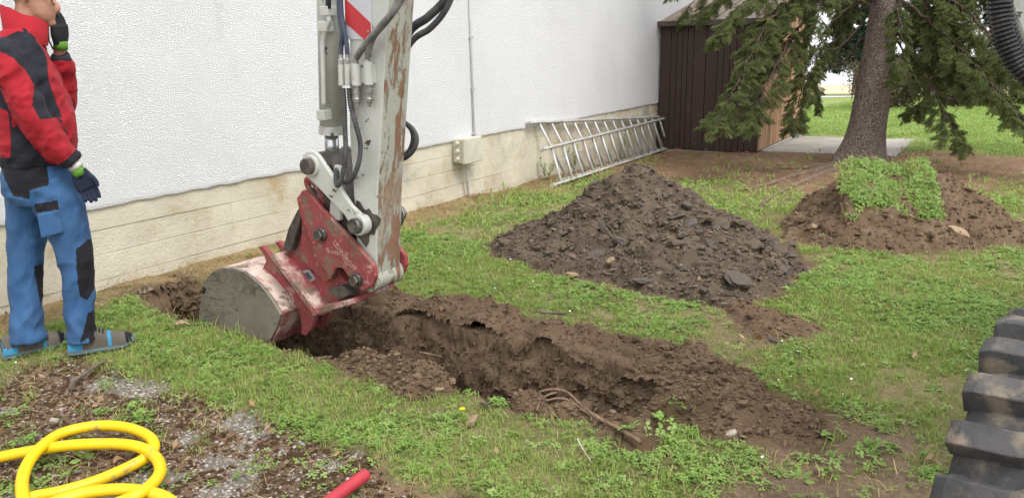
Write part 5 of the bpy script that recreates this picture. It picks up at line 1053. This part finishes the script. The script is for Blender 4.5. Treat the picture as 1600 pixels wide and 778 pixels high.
    # hair and glasses
    h = MB(); h.add(*ell([(1.76, .045, 0, .04, .062), (1.80, .075, 0, .085, .082), (1.85, .092, 0, .107, .086), (1.89, .094, 0, .102, .08), (1.93, .085, 0, .075, .06), (1.947, .08, 0, .03, .03)], 24)); fuse('hair', h, .007, 3, ['hair'], wrinkle=lambda c: .004*fbm(c[:, 0]*60, c[:, 1]*60, c[:, 2]*60, 2, 3))
    g = MB()
    for sg in (-1, 1):
        ring = [O+np.array([.222-.012*abs(math.cos(a)), sg*.034+.026*math.cos(a), 1.757+.02*math.sin(a)]) for a in np.linspace(0, 2*math.pi, 21)]; g.tube(ring, .0028, 6, cap=False); g.tube([O+np.array([.21, sg*.062, 1.765]), O+np.array([.15, sg*.083, 1.775]), O+np.array([.085, sg*.088, 1.772])], .0025, 6)
    g.tube([O+np.array([.222, -.01, 1.76]), O+np.array([.226, 0, 1.764]), O+np.array([.222, .01, 1.76])], .0025, 6); g.build('glasses', 'black', pr, smooth=True)
    # jacket
    j = MB(); j.add(*ell([(.985, .015, 0, .178, .185), (1.03, .018, 0, .188, .195), (1.10, .024, 0, .198, .205), (1.2, .03, 0, .203, .212), (1.3, .02, 0, .197, .217), (1.4, .008, 0, .18, .222), (1.48, .0, 0, .155, .212), (1.545, .005, 0, .13, .175), (1.59, .02, 0, .11, .125), (1.62, .035, 0, .095, .1)], 32, .86))
    limb(j, [(-.01, -.12, 1.53)]+sh([(.07, -.18, 1.49), (.115, -.215, 1.36), (.165, -.23, 1.22), (.235, -.225, 1.10), (.295, -.21, 1.005)]), [.07, .088, .083, .075, .066, .053], 20); limb(j, [(.0, .12, 1.52), (.05, .18, 1.47), (.11, .2, 1.34), (.15, .19, 1.25), (.19, .14, 1.33), (.205, .09, 1.43), (.207, .06, 1.50)], [.075, .086, .078, .072, .064, .057, .048], 20)
    sleeve = [L(*p, 3.52) for p in ((-14, 62), (0, 57), (20, 47), (42, 50), (57, 66), (69, 93), (73, 127), (83, 158), (95, 189), (62, 188), (50, 166), (52, 135), (38, 111), (19, 91), (0, 81), (-14, 75))]
    side = [L(*p, 3.62) for p in ((-40, 95), (0, 122), (17, 165), (20, 200), (32, 190), (70, 232), (75, 250), (15, 250), (17, 225), (14, 175), (-40, 150))]
    yoke = [L(*p, 3.68) for p in ((20, 25), (30, 30), (44, 52), (62, 80), (72, 112), (80, 160), (97, 190), (106, 212), (108, 240), (101, 236), (98, 210), (78, 170), (64, 120), (52, 78), (38, 52))]
    ax0, ax1 = np.array(sh([(.165, -.23, 1.22)])[0]), np.array(sh([(.295, -.21, 1.005)])[0]); sA = np.array(sh([(.07, -.18, 1.49)])[0])
    def segd(c, a, b): d = b-a; u = np.clip((c-a)@d/(d@d), 0, 1); return np.linalg.norm(c-a-u[:, None]*d, axis=1), (c-a)@d/np.linalg.norm(d)
    def jm(c):
        x, y, z = c.T; m = np.zeros(len(c), int); d1, _ = segd(c, sA, ax0); d2, l2 = segd(c, ax0, ax1); arm = (np.minimum(d1, d2) < .093) & (y < -.13)
        m[(~arm) & (y < .1) & inpoly(side, x, z)] = 1; m[(~arm) & (y < -.02) & inpoly(yoke, x, z)] = 1
        m[(y < -.1) & inpoly(sleeve, x, z)] = 1; m[(z < 1.04) & (~arm)] = 1
        m[arm & (l2 > np.linalg.norm(ax1-ax0)-.035) & (d2 < .09)] = 1
        m[(z > 1.475) & (x > .155) & (y > .0)] = 1; m[(np.abs(y) < .008) & (x > .1) & (z < 1.62)] = 1
        return m
    def jw(c): return .008*(1-2*np.abs(fbm(c[:, 0]*8+c[:, 2]*3, c[:, 1]*7, c[:, 2]*10-c[:, 0]*8, 2, 39)))+.008*fbm(c[:, 0]*9+c[:, 2]*4, c[:, 1]*6, c[:, 2]*15-c[:, 0]*7, 3, 9)+.0045*np.sin(34*c[:, 2]-22*c[:, 0]+5*vn(c[:, 0]*6, c[:, 1]*6, c[:, 2]*6, 2))*sst(.2, .6, vn(c[:, 0]*5, c[:, 1]*5, c[:, 2]*5, 5)+.3)
    fuse('jacket', j, .0055, 7, ['jred', 'jblack'], matfn=jm, wrinkle=jw)
    # stand-up collar
    k = MB(); V = []; F = []; seg = 36
    for lay, (rx, off) in enumerate(((1., 0), (1., 1), (.90, 1), (.90, 0))):
        for i in range(seg):
            a = 2*math.pi*i/seg; c, s = math.cos(a), math.sin(a); x = .055+.10*c*rx+.012*off*c+off*.012; y = .098*s*rx; zt = 1.695-.04*c+.004*math.sin(5*a) if off else 1.575-.03*c; V.append(O+np.array([x, y, zt]))
    for l in range(3):
        for i in range(seg): F.append((l*seg+i, l*seg+(i+1) % seg, (l+1)*seg+(i+1) % seg, (l+1)*seg+i))
    k.add(V, F); cl = k.build('collar', 'jred', pr, smooth=True); z = MB(); z.tube([O+np.array([.178, 0, 1.53]), O+np.array([.163, 0, 1.57]), O+np.array([.172, -.004, 1.655])], .005, 6); z.build('zip', 'jblack', pr, smooth=True)
    # trousers
    t = MB(); t.add(*ell([(.80, .01, 0, .14, .17), (.85, .012, 0, .195, .185), (.93, .012, 0, .195, .185), (1.0, .012, 0, .172, .175), (1.05, .012, 0, .155, .16)], 30, .85))
    limb(t, sh([(.085, -.085, .90), (.13, -.09, .78), (.155, -.092, .66), (.165, -.095, .52), (.165, -.095, .38), (.148, -.095, .24), (.140, -.10, .135), (.14, -.10, .075)]), [.118, .122, .112, .094, .084, .08, .083, .086], 20)
    limb(t, sh([(-.09, .085, .90), (-.125, .085, .78), (-.15, .08, .66), (-.18, .075, .50), (-.20, .07, .36), (-.215, .055, .22), (-.22, .045, .13), (-.22, .04, .075)]), [.118, .118, .108, .09, .083, .085, .09, .094], 20)
    P7 = lambda *q: [L(x, y, 3.63) for x, y in q]
    hip, knee, flap, hem, lk = P7((-10, 250), (7, 254), (72, 254), (77, 290), (46, 297), (47, 311), (20, 306), (9, 285)), P7((119, 394), (138, 384), (165, 400), (165, 445), (136, 478), (125, 468), (120, 425)), P7((53, 319), (90, 314), (92, 328), (56, 333)), P7((138, 496), (175, 498), (175, 522), (124, 540), (132, 520)), [L(x, y, 3.8) for x, y in ((62, 410), (66, 405), (84, 450), (80, 478), (66, 470), (62, 450))]
    def tm(c):
        x, y, z = c.T; m = np.zeros(len(c), int); nr = y < -.03
        for pg in (hip, knee, flap, hem): m[nr & inpoly(pg, x, z)] = 1
        m[(x > .175) & (z > .34) & (z < .56)] = 1; m[(y > 0) & (x > -.105) & (x < .04) & (z > .28) & (z < .47)] = 1; m[(x > .125) & (z < .17)] = 1
        return m
    def tw(c): return .007*(1-2*np.abs(fbm(c[:, 0]*7+c[:, 2]*2, c[:, 1]*7, c[:, 2]*8-c[:, 0]*9, 2, 29)))+.007*fbm(c[:, 0]*8, c[:, 1]*6, c[:, 2]*9-c[:, 0]*6, 3, 19)+.0065*np.sin(46*c[:, 2]+18*c[:, 0]+4*vn(c[:, 0]*7, c[:, 1]*7, c[:, 2]*5, 3))*(sst(.28, .1, c[:, 2])+.45*sst(.06, .0, np.abs(c[:, 2]-.47))+.5*sst(.1, .0, np.abs(c[:, 2]-.84)))+.003*np.sin(30*c[:, 2]-40*c[:, 0])
    tr = fuse('trousers', t, .0055, 6, ['blue', 'tblack'], matfn=tm, wrinkle=tw)
    pk = MB(); a, b2, c2, d2 = [np.array(q) for q in P7((58, 334), (92, 329), (101, 365), (65, 371))]        # cargo pocket
    pkv = [O+np.array([p[0], yy, p[1]]) for yy in (-.17, -.2135) for p in (d2, c2, b2, a)]; pk.hexa(pkv); pk.build('cargo_pocket', 'blue', tr, bevel=.008)
    for q in ((103, 345),): p = L(*q, 3.63); m = MB(); m.box(O+np.array([p[0], -.19, p[1]]), (.012, .004, .013)); m.build('logo_patch', 'tblack', tr); m = MB(); m.tube([O+np.array([p[0]-.006, -.195, p[1]-.006]), O+np.array([p[0]+.001, -.195, p[1]+.006]), O+np.array([p[0]+.002, -.195, p[1]-.004]), O+np.array([p[0]+.008, -.195, p[1]+.003])], .0018, 5); m.build('logo_mark', 'yellowtext', tr)
    # gloves with separate fingers
    def glove(name, wrist, palm_dir, across, fingers, thumb, mat, cuffs, sc=1.0):
        g = MB(); w = np.array(wrist); pd = np.array(palm_dir, float); pd /= np.linalg.norm(pd); ac = np.array(across, float); ac -= pd*(ac@pd); ac /= np.linalg.norm(ac); nm = np.cross(pd, ac)
        for u in np.linspace(-1, 1, 5): limb(g, [w+ac*u*.019, w+pd*.045+ac*u*.033, w+pd*.088+ac*u*.036], [.023, .023, .019], 10, 4)
        for i, (ln, curl) in enumerate(fingers):
            b0 = w+pd*.085+ac*(.037-.0245*i); d = pd.copy(); p = b0; pts = [b0-pd*.02, b0]; cv = 0
            for seg_, ll in enumerate((.42, .32, .26)):
                cv += curl; d = pd*math.cos(cv)+nm*math.sin(cv); p = p+d*ln*ll; pts.append(p)
            limb(g, pts, [.0125, .0128, .0122, .0115, .0098], 10, 4)
        pts = [w+pd*.02+ac*.028]+[w+pd*a+ac*b+nm*c for a, b, c in thumb]; limb(g, pts, [.014, .0135, .012, .0095][:len(pts)], 10, 4)
        o = fuse(name, g, .0035, 3, [mat])
        for (a0, a1, r, mt, nn) in cuffs: m = MB(); m.tube([O+w+pd*a0, O+w+pd*(a0+a1)/2, O+w+pd*a1], [r, r*1.03, r*.97], 18); m.build(nn, mt, o, smooth=True)
        return o, w, pd, ac, nm
    o, w, pd, ac, nm = glove('glove', sh([(.322, -.21, .955)])[0], (.36, .0, -.93), (.93, -.1, .36), [(.072, .28), (.08, .25), (.076, .28), (.062, .32)], [(.045, .048, .012), (.075, .058, .022), (.098, .054, .03)], 'navyglove', [(-.02, .018, .034, 'greenknit', 'green_cuff'), (-.048, -.02, .036, 'whiteknit', 'white_cuff')])
    o['label'] = 'navy glove with a green cuff on the hanging hand'
    for k, (a, b3, l) in enumerate(((.03, .012, .02), (.03, -.012, .02), (.055, 0, .022))): c0 = w+pd*a+ac*b3-nm*.0225; m = MB(); m.tube([O+c0-ac*l*.4, O+c0+pd*.008, O+c0+ac*l*.4], .0022, 5); m.build('glove_print', 'yellowtext' if k == 2 else 'whiteprint', o, smooth=True)
    o2, *_ = glove('glove', (.215, .045, 1.56), (.10, -.2, .97), (.66, .70, .1), [(.08, .42), (.088, .5), (.084, .6), (.07, .7)], [(.05, .045, .012), (.085, .045, .03), (.11, .03, .045)], 'blackglove', [(-.03, .012, .036, 'greenknit', 'green_cuff')]); o2['label'] = 'black glove of the hand raised to the mouth'
    # shoes
    def shoe(heel, toe, wd, zb):
        heel, toe = np.array(heel), np.array(toe); d = toe-heel; Ln = np.linalg.norm(d); d = d/Ln; s = np.array([-d[1], d[0], 0]); V = []; F = []
        prof = [(0, .7, .085), (.06, .86, .10), (.16, .9, .108), (.3, .86, .115), (.42, .86, .105), (.55, .92, .082), (.7, 1.0, .066), (.84, .95, .058), (.94, .7, .048), (1., .3, .035)]
        seg = 16
        for u, w_, h_ in prof:
            for k in range(seg):
                a = math.pi*k/(seg-1); V.append(heel+d*u*Ln+s*(wd/2*w_*.97*math.cos(a))+np.array([0, 0, zb+.02+(h_-.005)*math.sin(a)**.7]))
        for i in range(len(prof)-1):
            for k in range(seg-1): F.append((i*seg+k, i*seg+k+1, (i+1)*seg+k+1, (i+1)*seg+k))
        F += [tuple(range(seg)), tuple(range(len(prof)*seg-1, (len(prof)-1)*seg-1, -1))]
        m = MB(); m.add([O+v for v in V], F); sh = m.build('shoe', 'shoegrey', pr, smooth=True)
        V = []; F = []; us = np.linspace(0, 1, 18); outl = [(u, wd/2*np.interp(u, [0, .05, .2, .4, .7, .88, 1], [.5, .72, .84, .80, .95, .8, .28])) for u in us]
        ring = [(u, w_) for u, w_ in outl]+[(u, -w_) for u, w_ in outl[::-1]]; n = len(ring)
        for z_, g_ in ((zb, .97), (zb+.012, 1.0), (zb+.028, .97)):
            for u, w_ in ring: V.append(O+heel+d*(u*(Ln+.02)-.01)+s*w_*g_+np.array([0, 0, z_+.02*max(0, u-.82)/.18]))
        F = [tuple(range(n-1, -1, -1)), tuple(range(2*n, 3*n))]+[(l*n+i, l*n+(i+1) % n, (l+1)*n+(i+1) % n, (l+1)*n+i) for l in range(2) for i in range(n)]; m = MB(); m.add(V, F); m.build('sole', 'sole', sh, smooth=False)
        for a, b4, w5, mt, nn in ((.0, .22, .90, 'shoeblue', 'heel_trim'), (.60, .66, 1.0, 'shoeblue', 'side_stripe'), (.88, .99, .75, 'tblack', 'toe_cap')):
            V = []; F = []; uu = np.linspace(a, b4, 5); P_ = np.array(prof)
            for u in uu:
                w_ = np.interp(u, P_[:, 0], P_[:, 1]); h_ = np.interp(u, P_[:, 0], P_[:, 2])
                for k in range(seg):
                    an = math.pi*k/(seg-1)
                    f_ = 1.0; V.append(O+heel+d*(u*Ln*1.0+(-.003 if a == 0 else .002))+s*(wd/2*w_*f_*math.cos(an))+np.array([0, 0, zb+.02+((h_-.005)*(.75 if a == 0 else 1.01))*math.sin(an)**.7+.001]))
            for i in range(4):
                for k in range(seg-1): F.append((i*seg+k, i*seg+k+1, (i+1)*seg+k+1, (i+1)*seg+k))
            m = MB(); m.add(V, F); m.build(nn, mt, sh, smooth=True)
        for q in range(4): u = .40+.05*q; hh = np.interp(u, np.array(prof)[:, 0], np.array(prof)[:, 2]); m = MB(); c = O+heel+d*u*Ln+np.array([0, 0, zb+hh+.02]); m.tube([c-s*.028-[0, 0, .012], c+[0, 0, .004], c+s*.028-[0, 0, .012]], .0035, 6); m.build('lace', 'tblack', sh, smooth=True)
    shoe((.012, -.10, 0), (.355, -.10, 0), .105, .012); shoe((-.335, .02, 0), (-.02, .115, 0), .105, .008)
make_person()

# ------------------------------------------------------------------ foreground things
def make_foreground():
    r = np.random.default_rng(55)
    # yellow hose coil
    A_ = [(-160, 530), (-60, 505), (0, 490), (130, 465), (300, 440), (480, 435), (590, 452), (650, 492), (668, 545), (640, 595), (575, 645), (470, 690), (330, 730), (190, 735), (110, 690), (92, 600), (115, 520), (170, 450), (260, 390), (400, 360), (520, 366), (610, 398), (642, 440), (620, 482), (540, 530), (400, 590), (250, 635), (130, 660), (60, 720), (120, 745), (200, 690), (350, 640), (500, 625), (620, 637), (700, 665), (770, 730)]
    zs = [0]*3+[.02, .04, .045, .05, .05, .05, .05, .05, .02, 0, 0, .02, .04, .05, .06, .05, .05, .05, .05, .04, .02, 0, 0, 0, 0, 0, 0, .03, .035, .03, .03, .01, 0]
    P = [atG(x/2.667, 530+y/2.667, .003+z*.72+.02) for (x, y), z in zip(A_, zs)]; m = MB(); m.tube(smoothpath(P, 10), .0215, 14); tag(m.build('hose_coil', 'yellow', smooth=True), 'loose coil of thick yellow hose on the old paving', 'hose')
    a, b = atG(571, 741, .03), atG(490, 800, .03); d = (b-a)/np.linalg.norm(b-a); m = MB(); m.tube([a-d*.012, a-d*.009, a-d*.002, a+d*.006, b, b+d*.6], [.004, .014, .0205, .023, .0235, .0235], 16); tag(m.build('pipe', 'redpipe', smooth=True), 'end of a red plastic pipe lying in the grass', 'pipe')
    # bare root across the trench end
    rt = thing('bare_root', atG(900, 640), 'bare forked root lying across the right end of the trench', 'root')
    for q, r0, r1 in ((((842, 612), (862, 608), (885, 612), (905, 630), (930, 650), (965, 668), (1000, 690)), .005, .010), (((852, 626), (872, 622), (890, 626), (910, 640), (935, 655)), .004, .007), (((838, 640), (850, 620), (880, 610)), .003, .006), (((875, 612), (870, 600), (872, 590), (868, 578)), .002, .001)):
        ups = np.linspace(.05, .03, len(q)); P = smoothpath([atG(*p, u) for p, u in zip(q, ups)], 6); m = MB(); m.tube(P, np.linspace(r0, r1, len(P)), 9); m.build('root_strand', 'root', rt, smooth=True)
    for q, rad, nm, mat, lab, cat in ((((110, 608), (115, 595), (135, 582), (152, 570), (167, 563)), .010, 'stick', 'stick', 'grey dead stick lying on the old paving by the shoes', 'stick'), (((902, 685), (910, 700), (923, 720)), .004, 'straw_stalk', 'stonepale', 'single pale straw stalk in the grass below the bare root', 'stalk'), (((655, 550), (672, 553), (690, 557)), .005, 'root_bit', 'root', 'short root bit lying on the near trench edge', 'root'), (((885, 490), (850, 488), (838, 486)), .008, 'root_bit', 'stick', 'dark woody stub sticking out of the far soil bank', 'root')):
        P = smoothpath([atG(*p, .02 if cat != 'root' else .12) for p in q], 5); m = MB(); m.tube(P, np.linspace(rad*1.1, rad*.6, len(P)), 8); tag(m.build(nm, mat, smooth=True), lab, cat)
    for q, up, sz, kind, lab in (((737, 657), .015, (.038, .025, .022), 'stonetan', 'tan stone beside the yellow dandelion'), ((757, 630), .02, (.022, .03, .02), 'slate', 'small grey stone on the near lawn edge of the trench'), ((685, 607), .02, (.022, .02, .014), 'stonetan', 'reddish stone at the front of the low near bank'), ((1140, 677), .02, (.028, .018, .016), 'stonepale', 'pale stone at the front of the spread soil'), ((1162, 682), .01, (.016, .012, .01), 'stonetan', 'small tan stone right of the pale stone'), ((1208, 530), .02, (.028, .022, .018), 'slate', 'grey stone among the soil clods on the lawn'), ((972, 530), .03, (.025, .025, .022), 'clod', 'single round clod on the lawn behind the soil bank'), ((84, 656), .01, (.03, .022, .012), 'stonepale', 'pale flat stone beside the hose coil')):
        o = place(CL[kind][0], 'stone', atG(*q, up), sz); tag(o, lab, 'stone')
    def leaf(q, L, w, lab, rz):
        c = atG(*q, .035); m = MB(); V = []; n = 9
        for i in range(n):
            u = i/(n-1); ww = w*math.sin(math.pi*min(1, u*1.02+.02))**.7*(1+.25*math.sin(u*19)); x = (u-.5)*L
            for k in (-1, -.5, 0, .5, 1): y = k*ww; V.append(c+np.array([x*math.cos(rz)-y*math.sin(rz), x*math.sin(rz)+y*math.cos(rz), .010*k*k+.014*math.sin(u*4)+.004*vn(u*6, k*3)]))
        m.add(V, [(i*5+j, (i+1)*5+j, (i+1)*5+j+1, i*5+j+1) for i in range(n-1) for j in range(4)]); o = m.build('dead_leaf', 'deadleaf', smooth=True); sd = o.modifiers.new('s', 'SOLIDIFY'); sd.thickness = .0012; tag(o, lab, 'leaf')
    leaf((286, 508), .085, .03, 'dry tan leaf in the grass in front of the bucket', .5); leaf((745, 306), .12, .05, 'dark red dead leaf at the foot of the cable pipe', 1.2); leaf((822, 318), .10, .05, 'rusty leaf on the grass left of the big heap', .2); leaf((188, 722), .05, .018, 'pale curled leaf inside the yellow hose loop', .9)
    # dandelion
    c = atG(722, 656); f = thing('dandelion', c, 'single yellow dandelion beside a tan stone', 'flower'); m = MB(); m.tube([c, c+[.002, 0, .03], c+[.003, -.003, .05]], .0015, 6); m.build('stem', 'clover', f); m = MB(); h = c+np.array([.003, -.003, .051]); V = []; F = []
    for k in range(26): a = k*2.4; R = .013 if k < 16 else .007; d = np.array([math.cos(a), math.sin(a), 0]); s = np.array([-d[1], d[0], 0]); q = len(V); V += [h, h+d*R*.8+s*.003+[0, 0, .003], h+d*R+[0, 0, .003+.004*(k > 15)], h+d*R*.8-s*.003+[0, 0, .003]]; F.append((q, q+1, q+2, q+3))
    m.add(V, F); m.build('flower_head', 'yellowpetal', f)
    # broken brick bits beside the ladder foot
    for i, (q, sz) in enumerate((((1062, 234), (.10, .05, .03)), ((1040, 238), (.06, .04, .025)), ((1168, 238), (.07, .04, .03)))): o = place(clod_mesh('brick_bit', 'terracotta', 400+i, .5, 2), 'brick_piece', atG(*q, .02), sz, None, (0, .1, .4*i)); tag(o, ('broken brick at the right foot of the ladder', 'smaller brick bit left of the broken brick by the ladder', 'brick bit at the foot of the brown shed boards')[i], 'brick')
    # weeds against the plinth
    for i, (q, h, lab) in enumerate((((854, 281), .34, 'tall green weed at the plinth left of the ladder'), ((885, 268), .40, 'leafy weed growing behind the left ladder rungs'), ((962, 248), .38, 'yellow-green weed growing behind the middle of the ladder'))):
        c = atG(*q); c = c if (c-AW)@nW > .05 else c+nW*(.06-(c-AW)@nW); w = thing('weed', c, lab, 'weed'); m = MB(); P = []
        for k in range(4): d = np.array([r.normal(0, .06), r.normal(0, .03), h*r.uniform(.6, 1)]); pts = smoothpath([c, c+d*.5+r.normal(0, .015, 3), c+d], 5); m.tube(pts, .003, 5); P += list(pts[2:])
        m.build('stems', 'clover', w, smooth=True); m = MB(); V = []; F = []
        for p in P:
            for k in range(3): d = r.normal(0, 1, 3); d[2] = abs(d[2])*.3; d /= np.linalg.norm(d); s = np.cross(d, [0, 0, 1]); s /= np.linalg.norm(s); Ll = r.uniform(.03, .06); b_ = len(V); V += [p, p+d*Ll*.5+s*.011, p+d*Ll, p+d*Ll*.5-s*.011]; F.append((b_, b_+1, b_+2, b_+3))
        m.add(V, F); m.build('leaves', 'clover', w)
    # pebbles of the old exposed-aggregate paving, and moss cushions
    n = 34000; x, y = r.uniform(-2.6, -.35, n), r.uniform(1.7, 3.9, n); Z = zones(x, y); dn = Z['slab']*(1-sst(-.75, -.1, Z['n']+.7*Z['n2'])*.76); k = (r.random(n) < dn) & in_view(x, y, .3); x, y = x[k], y[k]; n = len(x)
    V0, F0 = ICO1; proto('pebbles', [(V0*np.array([1, .8, .55])*(1+.15*np.random.default_rng(i).standard_normal((len(V0), 1))), F0.tolist(), 'pebble') for i in range(4)])
    g = scatter('paving_pebbles', 'pebbles', np.stack([x, y, ground_z(x, y)-.001], 1), up_rot(n, r, .3), r.lognormal(-5.25, .35, n).clip(.002, .011)); g['kind'] = 'stuff'; g['label'] = 'grey and white pebbles of the worn aggregate paving'; g['category'] = 'pebbles'
    n = 13000; x, y = r.uniform(-2.6, -.35, n), r.uniform(1.7, 3.9, n); Z = zones(x, y); k = (r.random(n) < Z['slab']*sst(-.75, -.2, Z['n']+.7*Z['n2'])) & in_view(x, y, .3); x, y = x[k], y[k]; n = len(x)
    proto('mosses', [(V0*np.array([1, .9, .6])*(1+.25*np.random.default_rng(i).standard_normal((len(V0), 1))), F0.tolist(), 'moss') for i in range(4)])
    g = scatter('moss', 'mosses', np.stack([x, y, ground_z(x, y)-.002], 1), up_rot(n, r, .3), r.lognormal(-4.75, .4, n).clip(.003, .02)); g['kind'] = 'stuff'; g['label'] = 'brown dried moss covering the old paving'; g['category'] = 'moss'
make_foreground()
